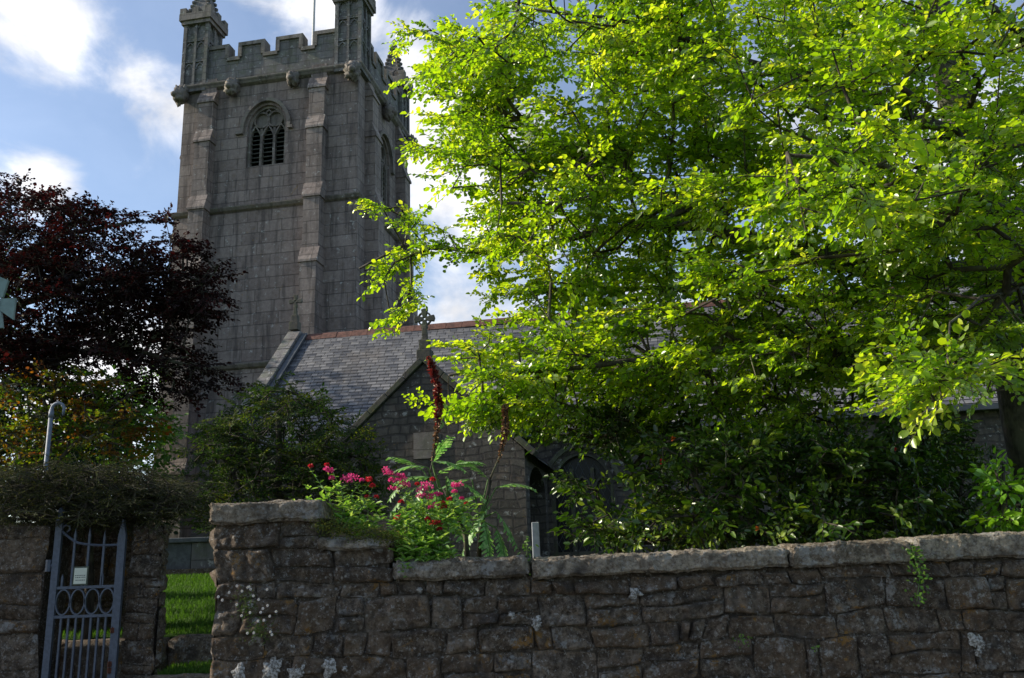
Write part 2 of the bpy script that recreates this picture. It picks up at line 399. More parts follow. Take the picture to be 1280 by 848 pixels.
tag(terrace('flower_bed', list(np.arange(-1.98, 14, .45)), [6.28, 6.8, 7.3, 7.8, 8.4, 9, 9.6, 10.11], MT['soil']), kind='structure')
b = MB(); b.add([(-14,5.7,.13),(-1.99,5.7,.13),(-1.99,10.1,.25),(-14,10.1,.25)], [(0,1,2,3)])
tag(b.build('path', MT['soil']), kind='structure')

# kerb steps in the gap
rng = random.Random(5)
def rough_slab(b, x0, x1, y0, y1, z0, z1, n=.02, seg=.12, r=None, lean=0):
    """a rough hewn block: subdivided box pushed about by noise, edges rounded"""
    nx, ny, nz = max(2, int((x1-x0)/seg)), max(2, int((y1-y0)/seg)), max(2, int((z1-z0)/seg*1.5))
    idx = {}; vs = []; fs = []
    cx, cy, cz = (x0+x1)/2, (y0+y1)/2, (z0+z1)/2; sd = rng.random()*50
    def V(i, j, k):
        key = (i, j, k)
        if key in idx: return idx[key]
        x = x0+(x1-x0)*i/nx; y = y0+(y1-y0)*j/ny; z = z0+(z1-z0)*k/nz
        e = (i in (0, nx))+(j in (0, ny))+(k in (0, nz))
        if e >= 2:
            q = .018*(e-1)
            x += q*np.sign(cx-x)*(i in (0, nx)); y += q*np.sign(cy-y)*(j in (0, ny)); z += q*np.sign(cz-z)*(k in (0, nz))
        d = mnoise.noise_vector(Vector((x*5+sd, y*5, z*5)))*n + mnoise.noise_vector(Vector((x*16+sd, y*16, z*16)))*n*.6 + mnoise.noise_vector(Vector((x*42+sd, y*42, z*42)))*n*.55
        if k < nz: d.z *= .7
        idx[key] = len(vs); vs.append((x+d.x, y+d.y, z+d.z+lean*(x-cx))); return idx[key]
    for i in range(nx):
        for j in range(ny):
            fs.append((V(i,j,0),V(i,j+1,0),V(i+1,j+1,0),V(i+1,j,0))); fs.append((V(i,j,nz),V(i+1,j,nz),V(i+1,j+1,nz),V(i,j+1,nz)))
    for i in range(nx):
        for k in range(nz):
            fs.append((V(i,0,k),V(i+1,0,k),V(i+1,0,k+1),V(i,0,k+1))); fs.append((V(i,ny,k),V(i,ny,k+1),V(i+1,ny,k+1),V(i+1,ny,k)))
    for j in range(ny):
        for k in range(nz):
            fs.append((V(0,j,k),V(0,j,k+1),V(0,j+1,k+1),V(0,j+1,k))); fs.append((V(nx,j,k),V(nx,j+1,k),V(nx,j+1,k+1),V(nx,j,k+1)))
    b.add(vs, fs, r)
K = thing('upper_kerb', 'dark rough granite kerb along the front edge of the lawn', 'kerb', (-3.4, 10.0, .2))
b = WB()
for i, (xa, xb) in enumerate([(-5.2, -3.9), (-3.89, -3.0), (-2.99, -1.98)]): rough_slab(b, xa, xb, 9.94, 10.2, .1, .92+.02*i, .02, .1)
b.build('kerb_stone', MT['wallstone'], K, smooth=True)
K = thing('lower_kerb', 'lower granite kerb with grass growing behind it, below the lawn', 'kerb', (-3.2, 9.5, .1))
b = WB()
for i, (xa, xb) in enumerate([(-3.86, -2.9), (-2.89, -1.98)]): rough_slab(b, xa, xb, 9.2, 9.45, .02, .60+.04*i, .02, .1)
b.build('kerb_stone', MT['wallstone'], K, smooth=True)
b = MB(); b.add([(-3.8,9.4,.57),(-1.98,9.4,.62),(-1.98,9.96,.68),(-3.8,9.96,.62),(-3.8,9.4,.1),(-1.98,9.4,.1),(-1.98,9.96,.1),(-3.8,9.96,.1)], [(0,1,2,3),(4,5,1,0),(5,6,2,1),(7,4,0,3)])
tag(b.build('grass_tread', MT['grass']), kind='structure')

# grass blades
nrs = np.random.RandomState(3)
def blades(n, xr, yr, zf, h):
    x = nrs.uniform(*xr, n); y = nrs.uniform(*yr, n); z = np.array([zf(a, c) for a, c in zip(x, y)])
    hh = h*nrs.uniform(.5, 1.3, n); an = nrs.uniform(0, 2*PI, n); w = .004
    dx = np.cos(an)*w; dy = np.sin(an)*w; lx = nrs.normal(0, .35, n)*hh; ly = nrs.normal(0, .35, n)*hh
    V = np.stack([np.stack([x-dx, y-dy, z-.01], 1), np.stack([x+dx, y+dy, z-.01], 1), np.stack([x+dx*.5+lx, y+dy*.5+ly, z+hh], 1), np.stack([x-dx*.5+lx, y-dy*.5+ly, z+hh], 1)], 1).reshape(-1, 3)
    Q = np.arange(4*n).reshape(-1, 4); return V, Q, nrs.rand(n, 2)
MT['blade'] = leaf_mat('grass_blade', [(.035,.09,.01),(.06,.14,.015),(.09,.17,.03)], (1.5,1.6,.6), .4, .05, .5)
V1, Q1, R1 = blades(36000, (-6.5, -2.6), (10.15, 15.5), gz, .05)
V2, Q2, R2 = blades(3500, (-3.8, -2.0), (9.42, 9.95), lambda x, y: .57+.03*(x+3.8)+.09*(y-9.4), .045)
o = quads_obj('grass', np.concatenate([V1, V2]), np.concatenate([Q1, Q2+len(V1)]), np.concatenate([R1, R2]), MT['blade'])
tag(o, 'short green grass of the lawn seen through the gap', 'grass', kind='stuff')

# ------------------------------------------------------------------ church (frame turned 10.2 degrees)
PHI = R(10.2); P0 = np.array([-5.251, 28.0, 0])
def chw(x, y, z=0):
    return np.array([P0[0]+x*math.cos(PHI)+y*math.sin(PHI), P0[1]-x*math.sin(PHI)+y*math.cos(PHI), z])
GZ = 1.65
TW, TD = 6.9, 5.6       # tower width and depth
T = thing('church_tower', 'tall square granite church tower with battlements, corner pinnacles and a louvred belfry window', 'tower', P0+[0, 0, 0], -PHI)

def arch(x0, x1, zs, za, n=14, p=2.0, q=1.75):
    c = (x0+x1)/2; hw = (x1-x0)/2
    out = []
    for i in range(n+1):
        t = -math.cos(PI*i/n); out.append((c+hw*t, zs+(za-zs)*max(0, 1-abs(t)**p)**(1/q)))
    return out
def wall_hole(b, x0, x1, z0, z1, a0, a1, ab, zs, za, d, put):
    """wall face in x-z with an arched opening, reveals d deep; put(x, y, z) places a point"""
    A = arch(a0, a1, zs, za)
    def q(*p): b.add([put(*c) for c in p], [tuple(range(len(p)))], .5)
    q((x0,0,z0),(a0,0,z0),(a0,0,z1),(x0,0,z1)); q((a1,0,z0),(x1,0,z0),(x1,0,z1),(a1,0,z1))
    q((a0,0,z0),(a1,0,z0),(a1,0,ab),(a0,0,ab))
    path = [(a0, ab), (a0, zs)]+A[1:-1]+[(a1, zs), (a1, ab)]
    for (xa, za_), (xb, zb_) in zip(A, A[1:]): q((xa,0,za_),(xb,0,zb_),(xb,0,z1),(xa,0,z1))
    for (xa, za_), (xb, zb_) in zip(path, path[1:]): q((xa,0,za_),(xa,d,za_),(xb,d,zb_),(xb,0,zb_))
    q((a0,0,ab),(a1,0,ab),(a1,d,ab),(a0,d,ab))

ZS1, ZS2, ZC, ZP = 8.38, 14.2, 19.3, 20.35
b = MB()
# three stages, each a little narrower than the one below
def ring(b, x0, x1, y0, y1, z0, z1, skip=()):
    if 'f' not in skip: b.add([(x0,y0,z0),(x1,y0,z0),(x1,y0,z1),(x0,y0,z1)], [(0,1,2,3)], .5)
    if 'r' not in skip: b.add([(x1,y0,z0),(x1,y1,z0),(x1,y1,z1),(x1,y0,z1)], [(0,1,2,3)], .5)
    b.add([(x1,y1,z0),(x0,y1,z0),(x0,y1,z1),(x1,y1,z1)], [(0,1,2,3)], .5)
    b.add([(x0,y1,z0),(x0,y0,z0),(x0,y0,z1),(x0,y1,z1)], [(0,1,2,3)], .5)
ring(b, -TW-.16, .06, -.08, TD+.1, .5, ZS1); ring(b, -TW-.08, .03, -.04, TD+.05, ZS1, ZS2)
x0, x1, y0, y1 = -TW, 0, 0, TD
ring(b, x0, x1, y0, y1, ZS2, ZC, ('f', 'r'))
wall_hole(b, x0, x1, ZS2, ZC, -4.27, -2.76, 15.75, 17.3, 18.2, .42, lambda x, y, z: (x, y, z))
wall_hole(b, 0, TD, ZS2, ZC, 2.05, 3.55, 15.0, 16.9, 17.8, .42, lambda x, y, z: (-y, x, z))
for z in (ZS1, ZS2): b.add([(-TW-.16,-.08,z),(.06,-.08,z),(.06,TD+.1,z),(-TW-.16,TD+.1,z)], [(0,1,2,3)], .5)
b.add([(x0,y0,ZC+.9),(x1,y0,ZC+.9),(x1,y1,ZC+.9),(x0,y1,ZC+.9)], [(0,1,2,3)], .5)
tw = b.build('wall', MT['ashlar'], T, fix=False)

def belfry_window(put_rot, a0, a1, ab, zs, za, name='belfry_window'):
    """tracery in front of dark louvres, standing in the opening; put_rot: object rotation/location"""
    loc, rz = put_rot
    w = a1-a0; c = (a0+a1)/2
    b = MB()
    out = [(a0+.04, ab), (a0+.04, zs)]+arch(a0+.04, a1-.04, zs, za-.04)[1:-1]+[(a1-.04, zs), (a1-.04, ab)]
    b.band(out, .10, .10, .30)
    b.box(a0, a1, .08, .32, ab, ab+.07)
    lw = w/3
    for k in (1, 2):
        x = a0+lw*k; b.box(x-.045, x+.045, .12, .28, ab+.06, zs+.02)
    zt = zs-.02
    for k in range(3):
        l, r_ = a0+lw*k+.03, a0+lw*(k+1)-.03
        pk = [(l, zt-.22), (l+.06*w, zt-.02), ((l+r_)/2, zt+.16), (r_-.06*w, zt-.02), (r_, zt-.22)]
        b.band(pk, .06, .13, .27)
        b.band([((l+r_)/2, zt+.16), ((l+r_)/2, zt+.18)], .09, .13, .27)
    H = za-zs
    for sx in (-1, 1):      # two quatrefoil circles above the lights
        cx_, cz_ = c+sx*lw*.52, zs+H*.42
        b.band([(cx_+.19*w*math.cos(t), cz_+.20*w*math.sin(t)) for t in np.linspace(0, 2*PI, 15)[:-1]], .06, .13, .27, closed=True)
    b.band([(c-.12, za-.26), (c, za-.12), (c+.12, za-.26), (c, za-.36)], .05, .13, .27, closed=True)
    wo = b.build(name, MT['dressed'], T); wo.location = loc; wo.rotation_euler = (0, 0, rz)
    b = MB(); n = 9
    for k in range(3):
        l, r_ = a0+lw*k+.045, a0+lw*(k+1)-.045
        for i in range(n):
            z = ab+.10+i*(zs-ab-.05)/(n-1)*.93
            b.prism([(.17, z), (.19, z-.015), (.40, z+.13), (.38, z+.145)], l, r_, 'x')
    lo = b.build('louvre', MT['louvre'], wo)
    b = MB(); A_ = arch(a0, a1, zs+.10, za, 14); b.prism([(x, z) for x, z in A_], .24, .30, 'y'); b.build('tracery_panel', MT['dressed'], wo)
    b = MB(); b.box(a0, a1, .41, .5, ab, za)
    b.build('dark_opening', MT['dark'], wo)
    # hood mould proud of the wall
    b = MB()
    hd = [(a0-.42, zs-.15), (a0-.16, zs-.15), (a0-.16, zs+.02)]+arch(a0-.16, a1+.16, zs+.02, za+.17)[1:-1]+[(a1+.16, zs+.02), (a1+.16, zs-.15), (a1+.30, zs-.15)]
    b.band(hd, .13, -.13, .02)
    b.build('hood_mould', MT['dressed'], wo)
    return wo
belfry_window(((0, 0, 0), 0), -4.27, -2.76, 15.75, 17.3, 18.2)
belfry_window(((0, 0, 0), PI/2), 2.05, 3.55, 15.0, 16.9, 17.8)

def moulding(b, z, h, p, x0, x1, y0, y1):
    """a string course running round all four faces"""
    prof = [(0, z-h), (-p*.6, z-h*.7), (-p, z-h*.1), (-p, z+h*.15), (0, z+h*.55)]
    # four mitred runs
    cs = [(x0, y0), (x1, y0), (x1, y1), (x0, y1)]
    n = len(prof); vs = []
    for (cx_, cy_), (sx, sy) in zip(cs, [(-1,-1),(1,-1),(1,1),(-1,1)]):
        for (p_, z_) in prof: vs.append((cx_-p_*sx, cy_-p_*sy, z_))
    fs = []
    for k in range(4):
        for i in range(n-1): fs.append((k*n+i, ((k+1) % 4)*n+i, ((k+1) % 4)*n+i+1, k*n+i+1))
    b.add(vs, fs, .4)
for nm, z, h, p, e in (('string_course', ZS1, .16, .16, .16), ('string_course', ZS2, .16, .16, .08), ('cornice', ZC, .22, .22, 0)):
    b = MB(); moulding(b, z, h, p, -TW-e, e*.4, -e*.5, TD+e*.6); b.build(nm, MT['dressed'], T)
# plinth
b = MB(); moulding(b, 2.7, .2, .18, -TW-.16, .06, -.08, TD+.1); b.box(-TW-.32, .22, -.24, TD+.26, .5, 2.5); b.build('plinth', MT['dressed'], T)

# buttresses with weathered set-offs
def buttress(x0, x1, side='f'):
    steps = [(.9, 1.0), (4.8, 1.0), (5.2, .86), (11.75, .86), (12.2, .66), (14.2, .66), (14.65, .5), (16.9, .5), (17.3, .36), (18.55, .36), (18.95, .16), (19.5, .16)]
    steps = [(z, p*.8) for z, p in steps]
    b = MB()
    w = x1-x0
    prof = [(0.0, steps[0][0])]+[(-p, z) for z, p in steps]+[(0.0, steps[-1][0])]
    # each stage has its own width: wider below
    segs = [(0, 3), (3, 5), (5, 7), (7, 9), (9, 11)]
    for i, (s0, s1) in enumerate([(0, 2), (2, 4), (4, 6), (6, 8), (8, 10), (10, 11)]):
        pass
    zz = [(-p, z) for z, p in steps]
    poly = [(0.1, steps[0][0])]+zz+[(0.1, steps[-1][0])]
    if side == 'f': b.prism(poly, x0, x1, 'x')
    elif side == 'r': b.prism([(-p[0], p[1]) for p in poly], x0, x1, 'y')
    elif side == 'l': b.prism([(-TW+p[0], p[1]) for p in poly], x0, x1, 'y')
    # drip slabs at every set-off
    def slab(p0, z0, p1, z1, ov=.05):
        pl = [(-p0-ov, z0-.10), (-p0-ov, z0-.02), (-p1+.0, z1+.03), (.0, z1+.03), (.0, z0-.10)]
        if side == 'f': b.prism(pl, x0-ov, x1+ov, 'x')
        elif side == 'r': b.prism([(-q[0], q[1]) for q in pl], x0-ov, x1+ov, 'y')
        else: b.prism([(-TW+q[0], q[1]) for q in pl], x0-ov, x1+ov, 'y')
    for (za, pa), (zb, pb) in [((4.8, 1.0), (5.2, .86)), ((11.75, .86), (12.2, .66)), ((14.2, .66), (14.65, .5)), ((16.9, .5), (17.3, .36)), ((18.55, .36), (18.95, .16))]:
        slab(pa*.8, za, pb*.8, zb)
    return b.build('buttress', MT['ashlar'], T)
buttress(-6.12, -5.53); buttress(-1.76, -1.17)
buttress(.75, 1.4, 'r'); buttress(4.35, 5.0, 'r'); buttress(.7, 1.35, 'l'); buttress(4.3, 4.95, 'l')

# battlements
def parapet():
    b = MB(); c = MB()
    def run(L, put):
        # put(u, y, z): u along the wall
        def bx(m, u0, u1, y0_, y1_, z0, z1):
            pts = [put(u, y, z) for z in (z0, z1) for (u, y) in ((u0, y0_), (u1, y0_), (u1, y1_), (u0, y1_))]
            m.add(pts, [(0,3,2,1),(4,5,6,7),(0,1,5,4),(1,2,6,5),(2,3,7,6),(3,0,4,7)], .5)
        bx(b, 0, L, .0, .32, ZC+.06, ZP-.12)
        edges = [0, .245*1, .325, .455, .535, .67, .755, 1]  # merlon, crenel, merlon ...
        n = 4; mw = [(0, .245), (.32, .455), (.54, .675), (.755, 1)]
        for (a, e) in mw:
            bx(b, a*L, e*L, .0, .32, ZP-.12, ZP+.45); bx(c, a*L-.07, e*L+.07, -.07, .39, ZP+.45, ZP+.60)
        for (a, e) in ((.245, .32), (.455, .54), (.675, .755)):
            bx(c, a*L-.0, e*L+.0, -.07, .39, ZP-.12, ZP+.03)
            for u in (a, e):  # moulding running down the merlon sides
                bx(c, u*L-.075, u*L+.075, -.072, .392, ZP+.0, ZP+.46)
    run(TW, lambda u, y, z: (-TW+u, y, z)); run(TD, lambda u, y, z: (-y, u, z))
    run(TW, lambda u, y, z: (-u, TD-y, z)); run(TD, lambda u, y, z: (-TW+y, TD-u, z))
    p = b.build('parapet', MT['parapet'], T); c.build('parapet_coping', MT['dressed'], p)
parapet()

def turret(cx_, cy_, zt=21.98):
    """square panelled pinnacle shaft with blind arches, a battlemented cap and a crocketed spire"""
    h = .50; zb = ZC-.1
    b = MB()
    b.box(cx_-h+.06, cx_+h-.06, cy_-h+.06, cy_+h-.06, zb, zt)
    tiers = [(zb+.25, zb+1.15), (zb+1.25, zb+2.05), (zb+2.15, zb+2.9)]
    for sx in (-1, 1):
        for sy in (-1, 1):
            b.box(cx_+sx*(h-.05)-.07, cx_+sx*(h-.05)+.07, cy_+sy*(h-.05)-.07, cy_+sy*(h-.05)+.07, zb, zt)
    for s_ in (-1, 1):
        b.box(cx_-.045, cx_+.045, cy_+s_*(h-.03)-.045, cy_+s_*(h-.03)+.045, zb, zt)
        b.box(cx_+s_*(h-.03)-.045, cx_+s_*(h-.03)+.045, cy_-.045, cy_+.045, zb, zt)
        for (z0, z1) in tiers:
            for zz_ in (z0-.06, ):
                b.box(cx_-h+.01, cx_+h-.01, cy_+s_*(h-.035)-.03, cy_+s_*(h-.035)+.03, zz_-.06, zz_+.06)
                b.box(cx_+s_*(h-.035)-.03, cx_+s_*(h-.035)+.03, cy_-h+.01, cy_+h-.01, zz_-.06, zz_+.06)
            for q in (-1, 1):
                c_ = cx_+q*.225
                pts = [(c_-.17, z1-.30), (c_-.11, z1-.16), (c_, z1-.07), (c_+.11, z1-.16), (c_+.17, z1-.30)]
                b.band(pts, .05, cy_+s_*(h-.04)-.03, cy_+s_*(h-.04)+.03)
                c2_ = cy_+q*.225
                bb = MB(); bb.band([(c2_-.17, z1-.30), (c2_-.11, z1-.16), (c2_, z1-.07), (c2_+.11, z1-.16), (c2_+.17, z1-.30)], .05, 0, .06)
                b.add([(cx_+s_*(h-.04)-.03+v[1], v[0], v[2]) for v in bb.v], bb.f)
    b.box(cx_-h-.02, cx_+h+.02, cy_-h-.02, cy_+h+.02, zb-.12, zb+.06)
    sh = b.build('turret', MT['parapet'], T)
    b = MB()
    b.box(cx_-h-.09, cx_+h+.09, cy_-h-.09, cy_+h+.09, zt-.02, zt+.13); b.box(cx_-h-.16, cx_+h+.16, cy_-h-.16, cy_+h+.16, zt+.13, zt+.42)
    for sx in (-1, 0, 1):
        for sy in (-1, 0, 1):
            if sx or sy: b.box(cx_+sx*(h+.02)-.13, cx_+sx*(h+.02)+.13, cy_+sy*(h+.02)-.13, cy_+sy*(h+.02)+.13, zt+.42, zt+.66)
    b.build('turret_cap', MT['dressed'], sh)
    b = MB(); H = 1.75; z0 = zt+.42
    for k in range(9):
        t = k/9; r0 = .46*(1-t)+.06*t; r1 = .46*(1-(k+1)/9)+.06*(k+1)/9
        b.lathe([(r0*1.35, z0+H*t), (r1*1.35+.015, z0+H*(k+1)/9)], (cx_, cy_, 0), 4, sq=True)
        for a in range(4):
            an = PI/4+a*PI/2; rr = r0*1.28
            for dz in (0, ):
                x, y, z = cx_+rr*math.cos(an), cy_+rr*math.sin(an), z0+H*t+.10
                b.lathe([(.02, -.07), (.085, -.03), (.095, .03), (.05, .08), (.01, .1)], (x, y, z), 6)
    b.lathe([(.05, 0), (.13, .05), (.13, .12), (.05, .17), (.04, .3), (.09, .36), (.02, .46)], (cx_, cy_, z0+H), 8)
    b.build('spire', MT['parapet'], sh)
turret(-.36, .36); turret(-TW+.40, .36); turret(-.36, TD-.36, 21.2); turret(-TW+.40, TD-.36, 20.6)

def gargoyle(x, y, z, dx, dy, s=1.0):
    """carved beast head jutting from the cornice"""
    b = MB(); n = 20; m = 14; vs = []; fs = []
    for j in range(m+1):
        th = PI*j/m
        for i in range(n):
            ph = 2*PI*i/n
            p = Vector((math.sin(th)*math.cos(ph), math.sin(th)*math.sin(ph), math.cos(th)))
            r_ = .29*(1+.35*mnoise.noise(p*2.4+Vector((x, y, z)))+.35*mnoise.noise(p*4.5+Vector((x, 0, 0)))+.2*mnoise.noise(p*9))
            q = Vector((p.x*r_*.9, p.y*r_*.9, p.z*r_*1.15))
            f_ = q.x*dx+q.y*dy
            if f_ > .1 and q.z < -.02 and q.z > -.12: q *= .72      # open mouth
            if f_ > .1 and .02 < q.z < .1 and abs(q.x*dy-q.y*dx) > .05: q *= .8   # eye hollows
            vs.append((x+q.x*s+dx*.22*s, y+q.y*s+dy*.22*s, z+q.z*s))
    for j in range(m):
        for i in range(n): fs.append((j*n+i, (j+1)*n+i, (j+1)*n+(i+1) % n, j*n+(i+1) % n))
    b.add(vs, fs)
    nx_, ny_ = -dy, dx
    for s_ in (-1, 1):      # ears, brow, muzzle
        b.lathe([(.09*s, -.1), (.07*s, .02), (.015, .13*s)], (x+nx_*s_*.2*s+dx*.18*s, y+ny_*s_*.2*s+dy*.18*s, z+.24*s), 6)
    b.lathe([(.05*s, -.14*s), (.13*s, -.08*s), (.14*s, 0), (.07*s, .07*s)], (x+dx*.44*s, y+dy*.44*s, z-.03*s), 8)
    b.tube([(x, y, z+.05), (x+dx*.2*s, y+dy*.2*s, z)], .2*s, 8)
    b.build('gargoyle', MT['dressed'], T, smooth=True)
gargoyle(-4.85, -.02, 18.98, 0, -1); gargoyle(-2.45, -.02, 18.98, 0, -1, .9)
gargoyle(-.15, -.1, 18.9, .25, -.97, 1.1); gargoyle(-TW+.1, -.1, 18.9, -.4, -.9, 1.05)
gargoyle(.02, 2.8, 18.9, 1, 0); gargoyle(.1, TD-.1, 18.9, .9, .4)
b = MB(); b.tube([(-3.1, 2.9, 20), (-3.05, 2.9, 31)], [.07, .045], 8); b.lathe([(.02,0),(.1,.06),(.1,.12),(.02,.18)], (-3.05, 2.9, 31), 8)
b.build('flagpole', simple('flagpole_paint', (.6, .6, .6), .5), T)

# ---- church body: aisle, nave, chancel, roof
CH = thing('church', 'long low granite church body under a slate roof with red ridge tiles', 'church', P0, -PHI)
XL, XR = 0.0, 27.0; YE, YR, ZE, ZR = -7.9, -4.5, 4.5, 7.9
b = MB()
wall_hole(b, XL, XR, .8, ZE, 7.50, 8.85, 1.75, 3.15, 3.85, .28, lambda x, y, z: (x, YE+y, z))
b.add([(XL,YE,.8),(XL,-1.1,.8),(XL,-1.1,ZE),(XL,YR,ZR),(XL,YE,ZE)], [(4,3,2,1,0)], .5)
b.add([(XR,YE,.8),(XR,-1.1,.8),(XR,-1.1,ZE),(XR,YR,ZR),(XR,YE,ZE)], [(0,1,2,3,4)], .5)
b.build('wall', MT['rubble'], CH, fix=False)
# slates laid in stepped courses
def slated(name, x0, x1, ylo, zlo, yhi, zhi, parent, over=.0):
    b = MB(); L = math.hypot(yhi-ylo, zhi-zlo); n = int(round(L/.145)); ty, tz = (yhi-ylo)/L, (zhi-zlo)/L; ny, nz_ = -tz*np.sign(ty) , abs(ty)
    me = None
    rows = []
    nseg = max(2, int((x1-x0)/.6)); xs = np.linspace(x0, x1, nseg+1)
    vs = []; fs = []
    for i in range(n):
        s0, s1 = L*i/n, L*(i+1)/n
        lo, hi = .017, .007
        for x in xs:
            wob = .006*mnoise.noise(Vector((x*1.7, i*3.1, 0)))+.03*mnoise.noise(Vector((x*.25, i*.12, 5)))
            vs.append((x, ylo+ty*s0+ny*(hi+wob), zlo+tz*s0+nz_*(hi+wob)))
            vs.append((x, ylo+ty*s0+ny*(lo+wob), zlo+tz*s0+nz_*(lo+wob)))
            vs.append((x, ylo+ty*s1+ny*(hi+wob), zlo+tz*s1+nz_*(hi+wob)))
        o_ = i*3*(nseg+1)
        for k in range(nseg):
            a = o_+k*3; c_ = a+3
            fs.append((a, c_, c_+1, a+1)); fs.append((a+1, c_+1, c_+2, a+2))
    b.add(vs, fs, .5)
    o = b.build(name, MT['slate'], parent, fix=False)
    # UV: metres along the roof and up the slope
    me = o.data; uvd = me.uv_layers['UVMap'].data
    for l in me.loops:
        v = me.vertices[l.vertex_index].co
        uvd[l.index].uv = (v.x, math.hypot(v.y-ylo, v.z-zlo) if tz else v.y)
    return o
rf = slated('roof', XL-.05, XR+.1, YE-.25, ZE-.25, YR, ZR, CH)
slated('rear_roof', XL-.05, XR+.1, -1.1+.25, ZE-.25, YR, ZR, CH)
b = MB()
nt = int((XR-XL)/.45)
for i in range(nt):
    xa = XL+.3+i*.45; z = ZR+.02+.015*mnoise.noise(Vector((i*.7, 0, 0)))
    b.prism([(YR-.15, z-.13), (YR-.05, z+.03), (YR, z+.07), (YR+.05, z+.03), (YR+.15, z-.13), (YR, z-.03)], xa, xa+.44, 'x')
b.build('ridge_tiles', MT['ridge'], rf)
b = MB(); b.prism([(YE-.33, ZE-.30), (YE-.21, ZE-.30), (YE-.21, ZE-.22), (YE-.33, ZE-.18)], XL, XR, 'x')
b.build('gutter', MT['lead'], rf)
b = MB()
def coping_run(b, x0, x1, ylo, zlo, yhi, zhi, th=.16, n=7):
    L = math.hypot(yhi-ylo, zhi-zlo); ty, tz = (yhi-ylo)/L, (zhi-zlo)/L; sg = np.sign(ty); ny, nz_ = -tz*sg, abs(ty)
    for i in range(n):
        s0, s1 = L*i/n+.006, L*(i+1)/n-.006; j = rng.uniform(-.012, .012)
        p = [(ylo+ty*s0, zlo+tz*s0), (ylo+ty*s1, zlo+tz*s1), (ylo+ty*s1+ny*(th+j), zlo+tz*s1+nz_*(th+j)), (ylo+ty*s0+ny*(th+j), zlo+tz*s0+nz_*(th+j))]
        b.prism(p, x0, x1, 'x')
coping_run(b, XL-.26, XL+.12, YE-.32, ZE-.16, YR, ZR+.14, .09, 11); coping_run(b, XL-.26, XL+.12, -1.1+.32, ZE-.16, YR, ZR+.14, .09, 11)
b.build('gable_coping', MT['parapet'], CH, bevel=.015)
b = MB(); coping_run(b, XL+.14, XL+.30, YE-.3, ZE-.2, YR, ZR+.08, .05, 1); b.build('flashing', MT['lead'], CH)
def cross(b, x, y, z, s=1.0, wheel=True):
    """cross standing on a stepped saddle stone; faces -y"""
    b.box(x-.2*s, x+.2*s, y-.18*s, y+.18*s, z-.25*s, z+.12*s); b.box(x-.14*s, x+.14*s, y-.13*s, y+.13*s, z+.12*s, z+.42*s)
    b.prism([(x-.09*s, z+.42*s), (x+.09*s, z+.42*s), (x+.055*s, z+.85*s), (x-.055*s, z+.85*s)], y-.06*s, y+.06*s, 'y')
    c = z+1.05*s
    for k in range(4):
        a = k*PI/2; ca, sa = math.cos(a), math.sin(a)
        pts = [(.03, -.05), (.28, -.10), (.31, 0), (.28, .10), (.03, .05)]
        b.prism([(x+(u*ca-v*sa)*s, c+(u*sa+v*ca)*s) for u, v in pts], y-.05*s, y+.05*s, 'y')
    if wheel: b.band([(x+.19*s*math.cos(t), c+.19*s*math.sin(t)) for t in np.linspace(0, 2*PI, 17)[:-1]], .05*s, y-.045*s, y+.045*s, closed=True)
b = MB(); cross(b, XL-.09, YR, ZR+.40, .66, False); b.build('gable_cross', MT['darkstone'], CH, bevel=.012)
# aisle window
b = MB(); a0, a1, ab, zs, za = 7.50, 8.85, 1.75, 3.15, 3.85; w = a1-a0
b.band([(a0+.03, ab), (a0+.03, zs)]+arch(a0+.03, a1-.03, zs, za-.03)[1:-1]+[(a1-.03, zs), (a1-.03, ab)], .08, YE+.02, YE+.22)
for k in (1, 2): b.box(a0+w*k/3-.04, a0+w*k/3+.04, YE+.06, YE+.2, ab, zs+.35)
for k in range(3):
    l, r_ = a0+w*k/3+.03, a0+w*(k+1)/3-.03; b.band([(l, zs-.1), (l+.06, zs+.06), ((l+r_)/2, zs+.17), (r_-.06, zs+.06), (r_, zs-.1)], .045, YE+.07, YE+.19)
b.box(a0-.05, a1+.05, YE-.06, YE+.24, ab-.12, ab)
wi = b.build('window', MT['darkstone'], CH)
b = MB(); b.add([(a0,YE+.2,ab),(a1,YE+.2,ab),(a1,YE+.2,za),(a0,YE+.2,za)], [(0,1,2,3)]); b.build('pane', MT['glass'], wi)
b = MB(); hd = [(a0-.14, zs-.1)]+arch(a0-.14, a1+.14, zs, za+.14)+[(a1+.14, zs-.1)]; b.band(hd, .1, YE-.1, YE+.02); b.build('hood_mould', MT['darkstone'], wi)
b = MB()  # lead lattice
for i in range(-8, 16):
    xa = a0+i*.17
    for sg in (1, -1):
        p, q = (xa, ab), (xa+sg*2.1*.5, ab+2.1)
        pts = [(p[0]+(q[0]-p[0])*t, p[1]+(q[1]-p[1])*t) for t in np.linspace(0, 1, 22)]
        pts = [(x, z) for x, z in pts if a0+.02 < x < a1-.02 and z < za-.15]
        if len(pts) > 1: b.band([pts[0], pts[-1]], .012, YE+.19, YE+.198)
b.build('lead_lattice', MT['lead'], wi)
# nave behind
b = MB()
b.add([(.3,-1.1,.8),(26,-1.1,.8),(26,-1.1,4.3),(.3,-1.1,4.3)], [(0,1,2,3)], .5); b.add([(.3,5,.8),(26,5,.8),(26,5,4.3),(.3,5,4.3)], [(3,2,1,0)], .5)
for x in (.3, 26): b.add([(x,-1.1,.8),(x,5,.8),(x,5,4.3),(x,1.95,7.3),(x,-1.1,4.3)], [(0,1,2,3,4)], .5)
b.build('nave_wall', MT['rubble'], CH, fix=False)
slated('nave_roof', .3, 26, -1.2, 4.2, 1.95, 7.35, CH); slated('nave_roof', .3, 26, 5.1, 4.2, 1.95, 7.35, CH)

